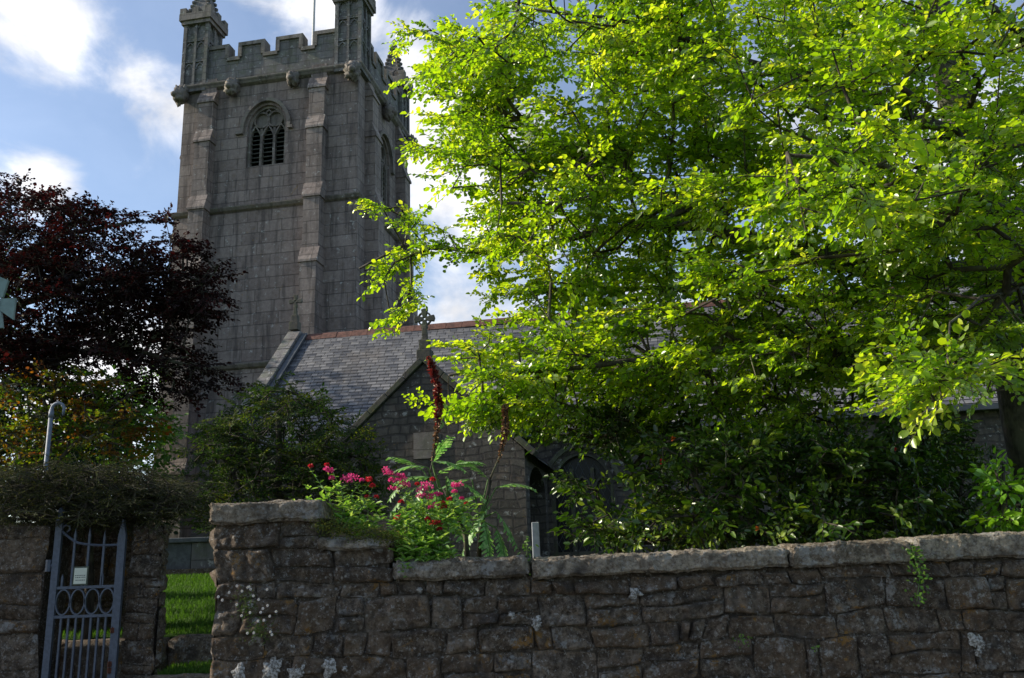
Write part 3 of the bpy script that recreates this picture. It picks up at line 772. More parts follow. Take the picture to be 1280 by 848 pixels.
# ---- porch
PO = thing('church_porch', 'gabled rubble stone porch with a wheel cross on its peak', 'porch', P0, -PHI)
px0, px1, pc, pe, pz, py = 3.55, 7.42, 5.485, 3.62, 5.41, -10.7
b = MB()
b.add([(px0,py,.8),(px1,py,.8),(px1,py,pe),(pc,py,pz),(px0,py,pe)], [(0,1,2,3,4)], .5)
wall_hole(b, py, YE, .8, pe, py+.42, YE-.35, 1.7, 2.95, 3.42, -.45, lambda x, y, z: (px1+y, x, z)); b.add([(px0,py,.8),(px0,YE,.8),(px0,YE,pe),(px0,py,pe)], [(3,2,1,0)], .5)  # side archway added to give the dark of the shaded side wall
b.build('wall', MT['rubble'], PO, fix=False)
def slated_side(x_lo, z_lo, x_hi, z_hi, y0, y1):
    o = slated('roof', y0, y1, x_lo, z_lo, x_hi, z_hi, PO)
    for v in o.data.vertices: v.co = (v.co.y, v.co.x, v.co.z)
    o.data.flip_normals() if x_lo < x_hi else None
slated_side(px0-.2, pe-.18, pc, pz, py+.25, YE+1.0); slated_side(px1+.2, pe-.18, pc, pz, py+.25, YE+1.0)
b = MB()
def cop_y(xa, za_, xb, zb, n=6, th=.11):
    L = math.hypot(xb-xa, zb-za_); tx, tz = (xb-xa)/L, (zb-za_)/L; sg = np.sign(tx); nx_, nz_ = -tz*sg, abs(tx)
    for i in range(n):
        s0, s1 = L*i/n+.005, L*(i+1)/n-.005; j = rng.uniform(-.01, .01)
        b.prism([(xa+tx*s0, za_+tz*s0), (xa+tx*s1, za_+tz*s1), (xa+tx*s1+nx_*(th+j), za_+tz*s1+nz_*(th+j)), (xa+tx*s0+nx_*(th+j), za_+tz*s0+nz_*(th+j))], py-.07, py+.27, 'y')
cop_y(px0-.17, pe-.13, pc, pz+.02); cop_y(px1+.17, pe-.13, pc, pz+.02)
b.build('gable_coping', MT['darkstone'], PO, bevel=.012)
b = MB(); cross(b, pc, py+.1, pz+.20, .70, True); b.build('gable_cross', MT['darkstone'], PO, bevel=.01)
b = MB(); b.box(px0+.4, px1-.46, py+.35, YE-.02, 1.0, 3.6); b.build('shade_black', MT['dark'], PO)  # black box behind the added archway, stands in for shade
b = MB(); b.box(5.28, 5.72, py-.03, py+.02, 3.55, 4.05); b.build('date_stone', MT['dressed'], PO)

# ------------------------------------------------------------------ boundary wall
def warp(x, z):
    v = Vector((x*1.1, z*2.2, 3.3)); return .05*mnoise.noise(v), .06*mnoise.noise(v+Vector((9, 4, 1)))+.02*mnoise.noise(v*4)
def stone_face(b, rgn, x0, x1, z0, z1, y, res=.022, rows=(.12, .25), lens=(.14, .55), gap=.004, bulge=.010, ny=-1, vert=False):
    """courses of irregular hewn stones; each stone a bulging rough cushion over the mortar"""
    z = z0
    while z < z1-.03:
        h = min(rgn.uniform(*rows), z1-z)
        if z1-(z+h) < rows[0]*.6: h = z1-z
        x = x0
        while x < x1-.02:
            w = min(rgn.uniform(*lens)*(1.0 if h > .16 else .8), x1-x)
            if x1-(x+w) < lens[0]*.7: w = x1-x
            sub = [(x, x+w, z, z+h)]
            if h > .17 and rgn.random() < .38:
                m = z+h*rgn.uniform(.4, .6); sub = [(x, x+w, z, m), (x, x+w, m, z+h)]
            for (a, c, e, g) in sub:
                nx, nz = max(3, int((c-a)/res)), max(3, int((g-e)/res)); vs = []; off = rgn.uniform(-.012, .03)
                sd = rgn.random()*40; rr = rgn.uniform(9, 26); tilt = rgn.uniform(-.03, .03); tl2 = rgn.uniform(-.05, .05)
                g2 = gap*rgn.uniform(.6, 1.9); shx = rgn.uniform(-.014, .014); shz = rgn.uniform(-.014, .014)
                for k in range(nz+1):
                    for i in range(nx+1):
                        u, v = 2*i/nx-1, 2*k/nz-1
                        X = (a+c)/2+(c-a-2*g2)/2*u; Z = (e+g)/2+(g-e-2*g2)/2*v
                        cr2 = (1-.18*abs(u*v)**2.5)        # knocked corners
                        X = (a+c)/2+(X-(a+c)/2)*(1-.035*abs(v)**3); Z = (e+g)/2+(Z-(e+g)/2)*(1-.04*abs(u)**3)
                        dome = max(0, 1-abs(u)**rr)**.6*max(0, 1-abs(v)**rr)**.6
                        d = dome*(bulge+off+tilt*u+tl2*v*.5)
                        d += dome*(.030*abs(mnoise.noise(Vector((X*8+sd, Z*8, 0))))*2+.020*mnoise.noise(Vector((X*19, Z*19, sd)))+.013*mnoise.noise(Vector((X*48, Z*48, sd)))-.012)
                        X += shx*v; Z += shz*u
                        wx, wz = warp(X, Z)
                        jx = .008*mnoise.noise(Vector((X*15, Z*15, sd))); jz = .008*mnoise.noise(Vector((X*15, Z*15, sd+9)))
                        if vert: vs.append((y-ny*-d*-1 if False else y+ny*d, X+wx+jx, Z+wz+jz))
                        else: vs.append((X+wx+jx, y+ny*d, Z+wz+jz))
                n_ = nx+1; fs = [(k*n_+i, k*n_+i+1, (k+1)*n_+i+1, (k+1)*n_+i) for k in range(nz) for i in range(nx)]
                if vert != (ny > 0): fs = [f[::-1] for f in fs] if not (vert and ny < 0) else [f[::-1] for f in fs]
                b.add(vs, fs, rgn.random())
            x += w
        z += h
def flat_patch(b, cx_, cz_, r_, y, n=16, seed=0):
    """irregular crust of lichen lying on the stone"""
    vs = [(cx_, y-.012, cz_)]; rg = random.Random(seed)
    for ring_, k in ((.55, 1), (1, 0)):
        for i in range(n):
            a = 2*PI*i/n; q = r_*ring_*(.8+.6*mnoise.noise(Vector((math.cos(a)*1.6, math.sin(a)*1.6, seed*3.3)))+.14*mnoise.noise(Vector((math.cos(a)*5, math.sin(a)*5, seed*1.3)))+rg.uniform(-.05, .05))
            vs.append((cx_+q*math.cos(a), y-.009*k+.004, cz_+q*.9*math.sin(a)))
    fs = [(0, 1+i, 1+(i+1) % n) for i in range(n)]+[(1+i, 1+n+i, 1+n+(i+1) % n, 1+(i+1) % n) for i in range(n)]
    b.add(vs, fs)

BW = thing('boundary_wall', 'long rough granite boundary wall with lichen and a higher stepped left end', 'wall', (2.5, 6.0, 0))
rg = random.Random(21)
b = WB()
stone_face(b, rg, -2.06, 4.2, .70, 1.50, 6.0, res=.014, rows=(.07, .25), lens=(.08, .55))
stone_face(b, rg, 4.2, 6.0, .70, 1.50, 6.0, res=.03)
stone_face(b, rg, 6.0, 11.0, .1, 1.50, 6.0, res=.06); stone_face(b, rg, -2.06, 6.0, .02, .70, 6.0, res=.05)
stone_face(b, rg, -2.06, -.86, 1.50, 1.71, 6.0, rows=(.2, .25), lens=(.25, .5), res=.016)
stone_face(b, rg, -2.06, -1.36, 1.71, 1.90, 6.0, rows=(.18, .25), lens=(.18, .5), res=.016)
stone_face(b, rg, 6.03, 6.46, .05, 1.9, -2.045, res=.03, vert=True, bulge=.006)
b.build('stonework', MT['wallstone'], BW, smooth=True)
b = WB(); b.box(-2.03, 11, 6.012, 6.5, 0, 1.50); b.box(1.9, 11, 6.02, 6.45, 1.5, 1.57); b.box(-2.03, -.88, 6.014, 6.49, 1.5, 1.72); b.box(-2.03, -1.38, 6.016, 6.48, 1.72, 1.92)
b.build('mortar', MT['mortar'], BW)
cop = [(-2.10, -1.33, 1.91, 2.05, 0, None), (-1.36, -.84, 1.71, 1.79, 0, None), (-.84, .06, 1.50, 1.625, .0, None), (.085, 1.79, 1.495, 1.62, .014, None),
       (1.81, 2.62, 1.50, 1.645, .012, None), (2.64, 3.60, 1.515, 1.67, .012, None), (3.62, 5.1, 1.52, 1.70, .01, None), (5.12, 6.9, 1.53, 1.71, .01, None), (6.92, 8.8, 1.54, 1.72, .01, None), (8.82, 11, 1.54, 1.73, 0, None)]
for i, (xa, xb, z0, z1, ln, _) in enumerate(cop):
    b = WB(); rough_slab(b, xa, xb, 5.93, 6.55, z0, z1, .020, .016 if xa < 3.3 else .1, lean=ln)
    b.build('coping_stone', MT['coping'], BW, smooth=True)
b = WB()
for k, (u, v, rp) in enumerate([(300, 841, 11), (339, 836, 16), (370, 840, 12), (412, 834, 12), (431, 836, 4), (640, 769, 6), (1221, 801, 12), (1223, 815, 6), (313, 757, 6), (366, 808, 3), (524, 737, 4),
                              (672, 779, 9), (795, 742, 9), (1104, 800, 4), (575, 707, 6)]):
    p = at(u, v, 5.955); flat_patch(b, p[0], p[2], rp/FPX*6*1.0, 5.952, 30, k)
t = NT('white_lichen'); ob = t.obj(); n_ = t.noise(ob, 60, 5, .7)
b.build('lichen', t.done(t.mix(t.mr(n_, .42, .58), (.12, .11, .095), (.38, .375, .36)), .95, t.bump(n_, .8, .01)), BW)

# left wall with the gateway
LW = thing('gateway_wall', 'shaded rough stone wall either side of the narrow iron gate', 'wall', (-6.5, 9.4, 0))
rg = random.Random(8); b = WB()
stone_face(b, rg, -6.4, -5.0, .1, 2.15, 9.4, res=.03, rows=(.2, .42), lens=(.35, .9))
stone_face(b, rg, -12, -6.4, .1, 2.15, 9.4, res=.09, rows=(.2, .42), lens=(.35, .9))
stone_face(b, rg, -4.18, -3.84, .1, 2.12, 9.5, res=.03, rows=(.14, .28), lens=(.15, .34))
stone_face(b, rg, 9.5, 9.68, .1, 2.12, -3.83, res=.04, rows=(.14, .3), lens=(.2, .45), ny=1, vert=True)
b.build('stonework', MT['wallstone'], LW, smooth=True)
b = WB(); b.box(-12, -5.02, 9.412, 9.9, 0, 2.14); b.box(-4.16, -3.86, 9.512, 9.67, 0, 2.11); b.build('mortar', MT['mortar'], LW)
b = WB(); stone_face(b, rg, -6.2, -4.5, .1, 2.2, 10.6, res=.05, rows=(.15, .3), lens=(.2, .5)); b.build('passage_wall', MT['wallstone'], LW, smooth=True)
b = WB(); b.box(-6.2, -4.53, 10.62, 10.9, .1, 2.25); b.build('mortar', MT['mortar'], LW)

# iron gate
G = thing('iron_gate', 'narrow blue grey painted iron gate with a row of rings and a small notice', 'gate', (-4.9, 9.4, .1))
gx0, gx1 = -4.88, -4.20; gy = 9.36
b = WB(); b.box(gx0-.035, gx0+.035, gy-.02, gy+.02, .15, 2.17); b.lathe([(.035,0),(.045,.03),(.02,.07),(.04,.11),(.01,.15)], (gx0, gy, 2.17), 8); b.build('hinge_post', MT['iron'], G)
b = WB(); b.box(gx1-.04, gx1+.04, gy-.022, gy+.022, .15, 2.0); b.prism([(gx1-.04, 2.0), (gx1+.04, 2.0), (gx1+.005, 2.17), (gx1-.005, 2.17)], gy-.02, gy+.02, 'y'); b.build('latch_post', MT['iron'], G)
for i, (ux, zt) in enumerate([(.20, 2.10), (.42, 2.10), (.65, 2.06)]):
    x = gx0+.02+(gx1-gx0)*ux*1.02+.02; b = WB(); b.box(x-.011, x+.011, gy-.01, gy+.01, 1.5, zt-.09); b.prism([(x-.014, zt-.09), (x+.014, zt-.09), (x, zt)], gy-.01, gy+.01, 'y'); b.build('upright_bar', MT['iron'], G)
for i in range(3):
    x = gx0+(gx1-gx0)*(.12+.31*i); b = WB(); b.box(x-.010, x+.010, gy-.01, gy+.01, 1.5, 1.58); b.prism([(x-.013, 1.58), (x+.013, 1.58), (x, 1.63)], gy-.01, gy+.01, 'y'); b.build('short_spike', MT['iron'], G)
for z in (1.49, 1.20, .3):
    b = WB(); b.box(gx0+.03, gx1-.03, gy-.016, gy+.016, z-.014, z+.014); b.build('rail', MT['iron'], G)
for i in range(4):
    c_ = gx0+.035+(gx1-gx0-.07)*(i+.5)/4; b = WB()
    b.band([(c_+.074*math.cos(t), 1.345+.125*math.sin(t)) for t in np.linspace(0, 2*PI, 25)[:-1]], .014, gy-.013, gy+.013, closed=True); b.build('ring', MT['iron'], G)
for i in range(7):
    x = gx0+.03+(gx1-gx0-.06)*(i+1)/8; b = WB(); b.box(x-.010, x+.010, gy-.01, gy+.01, .3, 1.2); b.build('lower_bar', MT['iron'], G)
b = WB()
sw = [(gx0+.03+(gx1-gx0-.05)*t, gy, 1.985-.075*math.sin(min(1, t*1.3)*PI*.5)+.13*max(0, .28-t)**1.2*3) for t in np.linspace(0, 1, 14)]
b.tube(sw, .014, 6)
cur = [(sw[0][0]+.05-.05*math.cos(a)*(1-a/9), gy, sw[0][2]+.02+.05*math.sin(a)*(1-a/9)) for a in np.linspace(-.6, 4.6, 12)]
b.tube(cur, .010, 6); b.build('scroll_bar', MT['iron'], G)
for z in (1.72, .5):
    b = WB(); b.tube([(gx0-.10, gy, z), (gx0+.03, gy, z)], .022, 8); b.tube([(gx0-.075, gy, z-.06), (gx0-.075, gy, z+.06)], .035, 8); b.build('hinge', MT['iron'], G)
for z in (1.05, .72, .66):
    b = WB(); rough_slab(b, gx1-.043, gx1+.0, gy-.027, gy-.018, z-.04, z+.04, .004, .02); b.build('rust_patch', MT['rust'], G)
N_ = tag(None or thing('gate_notice', 'small pale notice card fixed to the bars of the iron gate', 'notice', (-4.62, gy-.02, 1.53)), None)
nx0, nx1 = -4.665, -4.535
b = WB(); b.box(nx0, nx1, gy-.03, gy-.024, 1.525, 1.685); b.build('card', MT['paper'], N_)
b = WB(); b.box(nx0-.014, nx1+.014, gy-.024, gy-.016, 1.512, 1.700); b.build('backing', simple('green_backing', (.08,.10,.07), .6), N_)
b = WB()
for z, l in ((1.610, .055), (1.590, .05), (1.562, .045)): 
    x = -4.60-l
    while x < -4.60+l:
        q = rng.uniform(.008, .018); b.box(x, x+q, gy-.0315, gy-.030, z-.004, z+.004); x += q+.006
b.build('print_line', MT['ink'], N_)

# hooked pole
b = WB(); PX_ = at(60, 640, 10.2)
HP = thing('hooked_pole', 'grey metal pole with a crook shaped top behind the gateway shrub', 'pole', (PX_[0], 10.2, 1.1))
pA = at(58, 578, 10.2); pB = at(67, 512, 10.2)
pts = [(pA[0], 10.2, 1.0), (pA[0], 10.2, pB[2])]
rr = .075
for a in np.linspace(PI, -.25, 12): pts.append((pA[0]+rr+rr*math.cos(a), 10.2, pB[2]+rr*1.0*math.sin(a)))
e = pts[-1]; pts.append((e[0]-.005, 10.2, e[2]-.06))
nrad = [.026]*2+[.021]*6+[.018]*6+[.013]
b.tube(pts, nrad[:len(pts)], 10); b.build('crook_pipe', MT['pole'], HP, smooth=True)
b = WB(); b.tube([(pA[0], 10.2, pB[2]-.10), (pA[0], 10.2, pB[2]-.02)], .030, 10); b.build('collar', MT['pole'], HP, smooth=True)

# green metal vane at the left edge
c_ = at(-4, 380, 7.5)
VN = thing('metal_vane', 'pale green sheet metal vane at the left edge before the copper tree', 'vane', (c_[0], 7.5, .1))
b = WB(); b.tube([(c_[0]-.03, 7.55, .1), (c_[0]-.03, 7.55, c_[2]+.02)], .03, 8); b.build('post', MT['pole'], VN)
def blade_(px):
    b = WB(); P = [at(u, v, 7.5) for u, v in px]; n = len(P)
    b.add([(p[0], 7.49, p[2]) for p in P]+[(p[0], 7.515, p[2]) for p in P], [tuple(range(n)), tuple(range(n, 2*n))[::-1]]+[(i, (i+1) % n, (i+1) % n+n, i+n) for i in range(n)])
    b.build('vane_blade', MT['vane'], VN)
blade_([(-3, 372), (-24, 352), (-10, 342), (11, 351), (4, 372)]); blade_([(1, 374), (20, 373), (17, 400), (1, 389)]); blade_([(-3, 388), (2, 390), (4, 410), (-20, 414)]); blade_([(-5, 374), (-5, 386), (-30, 398), (-30, 372)])
b = WB(); b.lathe([(.03,-.02),(.035,0),(.03,.02)], (c_[0], 7.505, c_[2]), 10); b.build('hub', MT['pole'], VN)

# chest tomb at the lawn's far edge
TB = thing('chest_tomb', 'dark grey chest tomb at the far edge of the lawn seen through the gap', 'tomb', (-5.7, 15.6, 1.5))
b = WB(); b.box(-6.7, -5.62, 15.2, 16.1, 1.66, 2.10); b.build('chest', MT['tomb'], TB, bevel=.01)
b = WB(); b.box(-5.61, -5.2, 15.18, 16.12, 1.66, 2.10); b.build('end_pier', MT['parapet'], TB, bevel=.01)
b = WB(); b.box(-6.9, -5.05, 15.1, 16.2, 2.10, 2.18); b.build('top_slab', MT['tomb'], TB, bevel=.012)
b = WB(); b.box(-6.95, -5.0, 15.05, 16.25, 1.3, 1.66); b.build('plinth', MT['wallstone'], TB, bevel=.012)
# pale upright slab by the porch
p = at(669, 653, 9.0)
b = MB(); b.prism([(p[0]-.037, .9), (p[0]+.045, .9), (p[0]+.037, p[2]), (p[0]-.037, p[2])], 8.98, 9.06, 'y')
tag(b.build('marker_post', MT['slab'], bevel=.006), 'narrow pale grey upright post between boundary wall and porch', 'post')

# ------------------------------------------------------------------ vegetation toolkit
def resample(pts, step=.3):
    out = [np.array(pts[0], float)]
    for a, c in zip(pts, pts[1:]):
        a, c = np.array(a, float), np.array(c, float); n = max(1, int(np.linalg.norm(c-a)/step))
        for k in range(1, n+1): out.append(a+(c-a)*k/n)
    # wobble
    return out
def prisms(A, B, ra, rb, n=5):
    """vectorised tapered prisms from A to B"""
    t = B-A; L = np.linalg.norm(t, axis=1, keepdims=True)+1e-9; t = t/L
    up = np.where(np.abs(t[:, 2:3]) < .9, np.array([[0, 0, 1.]]), np.array([[1., 0, 0]])); a = np.cross(t, up); a /= np.linalg.norm(a, axis=1, keepdims=True); c = np.cross(t, a)
    ang = 2*PI*np.arange(n)/n; ca, sa = np.cos(ang)[None, :, None], np.sin(ang)[None, :, None]
    off = ca*a[:, None]+sa*c[:, None]
    V = np.concatenate([A[:, None]+off*ra[:, None, None], B[:, None]+off*rb[:, None, None]], 1)   # N,2n,3
    k = np.arange(n); q = np.stack([k, (k+1) % n, (k+1) % n+n, k+n], 1)
    Q = q[None]+(np.arange(len(A))*2*n)[:, None, None]
    return V.reshape(-1, 3), Q.reshape(-1, 4)
def grow(guides, targets, rs, bias=.3, rmin=.0045, expo=2.35, wob=.10):
    """branches reach each target from the nearest wood already grown; returns edges with radii and the last direction"""
    pos = []; par = []; cost = []
    for gi, g in enumerate(guides):
        pts = resample(g)
        if gi == 0: last = -1; c0 = 0
        else:
            d = np.linalg.norm(np.array(pos)-pts[0], axis=1); last = int(np.argmin(d)); c0 = cost[last]
        for k, p in enumerate(pts):
            if k > 0 or gi > 0: p = p+rs.normal(0, .02, 3)
            c0 = c0 if not pos else cost[last]+np.linalg.norm(p-pos[last])
            pos.append(p); par.append(last); cost.append(c0); last = len(pos)-1
    n0 = len(pos)
    cap = n0+len(targets)*6; PP = np.zeros((cap, 3)); CC = np.zeros(cap); PA = np.full(cap, -1)
    PP[:n0] = pos; CC[:n0] = cost; PA[:n0] = par; n = n0
    dmin = np.array([np.min(np.linalg.norm(PP[:n0]-t, axis=1)) for t in targets]); order = np.argsort(dmin+rs.rand(len(targets))*.25)
    tips = []; dirs = []
    for i in order:
        t = targets[i]; d = np.linalg.norm(PP[:n]-t, axis=1); s = d+bias*CC[:n]*.35+(d < .12)*.2; p = int(np.argmin(s))
        L = d[p]; m = max(1, int(L/.3)); m = min(m, 5); a = PP[p].copy(); prev = p
        side = rs.normal(0, 1, 3)*wob*L
        for k in range(1, m+1):
            f = k/m; q = a+(t-a)*f+side*math.sin(PI*f)+np.array([0, 0, .10*L*math.sin(PI*f)])
            PP[n] = q; PA[n] = prev; CC[n] = CC[prev]+np.linalg.norm(q-PP[prev]); prev = n; n += 1
        tips.append(prev); g = PP[prev]-PP[PA[prev]]; dirs.append(g/(np.linalg.norm(g)+1e-9))
    PP, PA = PP[:n], PA[:n]
    acc_ = np.zeros(n); 
    for t in tips: acc_[t] += rmin**expo
    for i in range(n-1, 0, -1):
        if acc_[i] == 0: acc_[i] = rmin**expo
        if PA[i] >= 0: acc_[PA[i]] += acc_[i]
    rad = acc_**(1/expo)
    return PP, PA, rad, np.array(tips), np.array(dirs), n0
def leaf_quads(L, w, fold=.16, curl=.1):
    """one leaf along +x: six vertices, two quads"""
    v = np.array([(0, 0, 0), (.34*L, .5*w, fold*w), (.74*L, .40*w, fold*w-curl*L*.4), (L, 0, -curl*L), (.74*L, -.40*w, fold*w-curl*L*.4), (.34*L, -.5*w, fold*w)])
    return v
def template(rs, L=.42, nl=22, leaf=.06, width=.62, droop=.12, side=3, tilt=.45, ang=.9):
    """a flat twig spray: leaf vertices (n*6,3) and stems (pairs)"""
    axis = []; stems = []
    def line(p0, d, ln, n):
        pts = [p0]; 
        for k in range(n):
            d = d+np.array([0, rs.normal(0, .12), rs.normal(0, .05)-droop*.3]); d = d/np.linalg.norm(d); pts.append(pts[-1]+d*ln/n)
        return pts
    main = line(np.zeros(3), np.array([1., 0, .05]), L, 6); lines = [(main, 1.0)]
    for k in range(side):
        i = 1+k; s_ = 1 if k % 2 else -1
        lines.append((line(main[i], np.array([.75, .75*s_, 0.]), L*(.55-.08*k), 3), .9))
    V = []; tot = sum(len(l[0])-1 for l in lines)
    for pts, sc in lines:
        for a, c in zip(pts, pts[1:]): stems.append((a, c))
        m = max(2, int(round(nl*(len(pts)-1)/tot)))
        for j in range(m):
            f = (j+.6)/m*(len(pts)-1); i = min(int(f), len(pts)-2); p = pts[i]+(pts[i+1]-pts[i])*(f-i); d = pts[i+1]-pts[i]; d = d/np.linalg.norm(d)
            sgn = 1 if j % 2 else -1; a = ang*sgn*rs.uniform(.6, 1.2) if j < m-1 else 0
            ca, sa = math.cos(a), math.sin(a); x = np.array([d[0]*ca-d[1]*sa, d[0]*sa+d[1]*ca, d[2]-.15+rs.normal(0, .2)]); x /= np.linalg.norm(x)
            z = np.array([rs.normal(0, tilt), rs.normal(0, tilt), 1.0]); z -= (z@x)*x; z /= np.linalg.norm(z); y = np.cross(z, x)
            q_ = rs.uniform(.5, 1.25); lf = leaf_quads(leaf*q_*sc, leaf*width*q_*rs.uniform(.85, 1.15), .16, rs.uniform(-.05, .25))
            V.append(p+lf@np.array([x, y, z]))
    S = np.array([(a, c) for a, c in stems])
    return np.array(V), S     # (n,6,3), (m,2,3)
def sprays(name, P, Dr, temps, mat, wood, parent, rs, scale=(.8, 1.2), flat=.55, stem_r=.0022, tilt=.35, back=.5):
    """place spray templates at P pointing along Dr; one mesh of leaves, stems returned"""
    Vs = []; Ss = []
    N = len(P); ti = rs.randint(0, len(temps), N); sc = rs.uniform(*scale, N)
    D_ = Dr.copy(); D_[:, 2] *= (1-flat); D_ += rs.normal(0, .25, D_.shape)*np.array([1, 1, .5]); D_ /= np.linalg.norm(D_, axis=1, keepdims=True)+1e-9
    up = np.array([0, 0, 1.])+rs.normal(0, tilt, (N, 3)); up -= (up*D_).sum(1, keepdims=True)*D_; up /= np.linalg.norm(up, axis=1, keepdims=True); yy = np.cross(up, D_)
    rnds = []
    for k, (V, S) in enumerate(temps):
        m = ti == k
        if not m.any(): continue
        Rk = np.stack([D_[m], yy[m], up[m]], 1)      # rows: axes
        off = P[m]-D_[m]*(back*.2*sc[m])[:, None]
        v = np.einsum('lij,njk->nlik', V, Rk)*sc[m][:, None, None, None]+off[:, None, None, :]
        Vs.append(v.reshape(-1, 6, 3)); 
        s_ = np.einsum('lij,njk->nlik', S, Rk)*sc[m][:, None, None, None]+off[:, None, None, :]; Ss.append(s_.reshape(-1, 2, 3))
        base = rs.rand(m.sum())[:, None]; rr = np.clip(base*.6+rs.rand(m.sum(), len(V))*.4, 0, 1).ravel(); rnds.append(rr)
    Vs = np.concatenate(Vs); rr = np.concatenate(rnds); n = len(Vs)
    q = np.array([[0, 1, 2, 3], [0, 3, 4, 5]]); Q = (q[None]+(np.arange(n)*6)[:, None, None]).reshape(-1, 4)
    rn = np.repeat(np.stack([rr, rs.rand(n)], 1), 2, axis=0)
    o = quads_obj(name, Vs.reshape(-1, 3), Q, rn, mat, parent)
    Ss = np.concatenate(Ss)
    return o, Ss
def blob_pts(rs, blobs):
    """blobs: (u, v, ru, rv, y0, y1, count): points scattered through the part of the crown seen round (u, v)"""
    out = []
    for (u, v, ru, rv, y0, y1, n) in blobs:
        r_ = rs.rand(n)**.5; a = rs.rand(n)*2*PI
        for k in range(n): out.append(at(u+ru*r_[k]*math.cos(a[k]), v+rv*r_[k]*math.sin(a[k]), rs.uniform(y0, y1)))
    return np.array(out)
def clustered(rs, P, m=13, r_=.46, thick=.07):
    """draw scattered points together into flat layers, as beech sprays grow"""
    n = len(P); C_ = P[rs.choice(n, max(1, n//m), replace=False)]; out = P.copy()
    for i in range(n):
        k = np.argmin(np.linalg.norm((C_-P[i])*np.array([1, 1, 1.6]), axis=1)); a = rs.rand()*2*PI; q = r_*rs.rand()**.5
        out[i] = C_[k]+np.array([q*math.cos(a), q*math.sin(a), rs.normal(0, thick)-.12*q])
    return out
def line_pts(rs, lines):
    """lines: ((u,v,y) ..., count, spread px)"""
    out = []
    for pts, n, sp in lines:
        for k in range(n):
            f = rs.rand()*(len(pts)-1); i = int(f); a, c = np.array(pts[i], float), np.array(pts[i+1], float); q = a+(c-a)*(f-i)
            out.append(at(q[0]+rs.normal(0, sp), q[1]+rs.normal(0, sp*.6), q[2]+rs.normal(0, .25)))
    return np.array(out)
def make_tree(root, guides, grad, targets, temps, leafm, barkm, rs, trunk_sides=12, scale=(.8, 1.2), flat=.55, crown='crown', tilt=.35, bias=.3, extra=None, dirmix=None):
    PP, PA, rad, tips, dirs, n0 = grow(guides, targets, rs, bias)
    ok = np.where((PA >= 0) & (np.arange(len(PA)) >= n0))[0]
    A, B = PP[PA[ok]], PP[ok]; rb = rad[ok]; ra = np.minimum(rad[PA[ok]], rb*1.25)
    small = rb < .02
    if dirmix is not None:
        dirs = dirs+dirmix; dirs /= np.linalg.norm(dirs, axis=1, keepdims=True)
    o, S = sprays(crown, PP[tips], dirs, temps, leafm, None, root, rs, scale, flat, tilt=tilt)
    V1, Q1 = prisms(A[~small], B[~small]+(B[~small]-A[~small])*.04, ra[~small], rb[~small], 8)
    V2, Q2 = prisms(A[small], B[small], ra[small], rb[small], 4)
    V3, Q3 = prisms(S[:, 0], S[:, 1], np.full(len(S), .0028), np.full(len(S), .0018), 3)
    V = np.concatenate([V1, V2, V3]); Q = np.concatenate([Q1, Q2+len(V1), Q3+len(V1)+len(V2)])
    quads_obj('branches', V, Q, np.zeros((len(Q), 2)), barkm, root)
    b = WB()
    for g, (r0, r1) in zip(guides, grad):
        pts = resample(g, .25); m = len(pts)
        pts = [p+np.array([.04*mnoise.noise(Vector(p)*1.3), .04*mnoise.noise(Vector(p)*1.3+Vector((5,0,0))), .05*mnoise.noise(Vector(p)*1.1+Vector((0,7,0)))])*min(1, k/2) for k, p in enumerate(pts)]
        b.tube(pts, [r0+(r1-r0)*k/(m-1) for k in range(m)], trunk_sides)
    b.build('trunk', barkm, root, smooth=True)
    return o

# ------------------------------------------------------------------ the big beech
LM = leaf_mat('beech_leaf', [(.055,.14,.007), (.12,.26,.009), (.22,.39,.012), (.34,.50,.025), (.46,.52,.08)], (2.1,1.85,.6), .66, .22, .28, .5)
BK = bark_mat('beech_bark', (.035,.031,.026), (.11,.098,.080))
BK2 = bark_mat('branch_bark', (.028,.024,.020), (.085,.072,.055))
rs = np.random.RandomState(11)
temps_b = [template(rs, .42, 34, .063, .66, tilt=.7) for _ in range(10)]
BT = thing('beech_tree', 'big beech with bright yellow green sunlit leaves reaching over the wall from the right', 'tree', (5.2, 8.6, 1.0))
trunk = [(5.22,8.6,.7), (5.16,8.6,2.2), (5.10,8.55,3.6), (5.05,8.5,4.9), (4.8,8.3,6.4), (4.6,8.1,8.2), (4.4,8,10)]
g = [trunk,
     [at(1330,330,8.4), at(1180,345,8.3), at(1080,330,8.2), at(1000,315,8.2), at(940,310,8.2), at(880,275,8.3), at(800,230,8.4), at(720,195,8.5), at(650,150,8.6), at(600,120,8.6)],
     [at(940,310,8.2), at(860,255,7.9), at(790,240,7.7), at(700,255,7.6), at(631,257,7.5)],
     [at(1000,315,8.2), at(900,285,8.6), at(805,280,8.8), at(738,290,8.9), at(678,308,9.0), at(607,315,9.0), at(504,305,9.0), at(450,335,9)],
     [at(1340,420,8.3), at(1180,440,8.0), at(1040,420,7.8), at(900,436,7.7), at(812,448,7.6), at(692,464,7.5), at(600,465,7.4), at(561,470,7.3)],
     [at(1340,200,8.2), at(1180,160,7.6), at(1050,110,7.3), at(900,60,7.2), at(760,20,7.2), at(650,10,7.2)],
     [at(1360,120,8.0), at(1250,20,7.0), at(1150,-60,6.4), at(1000,-120,6)],
     [at(1340,300,8.3), at(1260,260,7.2), at(1180,230,6.2), at(1080,200,5.8), at(980,190,5.6)],
     [at(1340,380,8.2), at(1280,360,7), at(1230,370,6), at(1190,400,5.5), at(1188,450,5.2)],
     [(5.0,8.5,5.4),(6.5,8.9,6.6),(8.2,9.2,7.4),(9.8,9.4,7.8)], [(5.0,8.5,5),(5.6,10,6.4),(6,11.8,7.6)]]
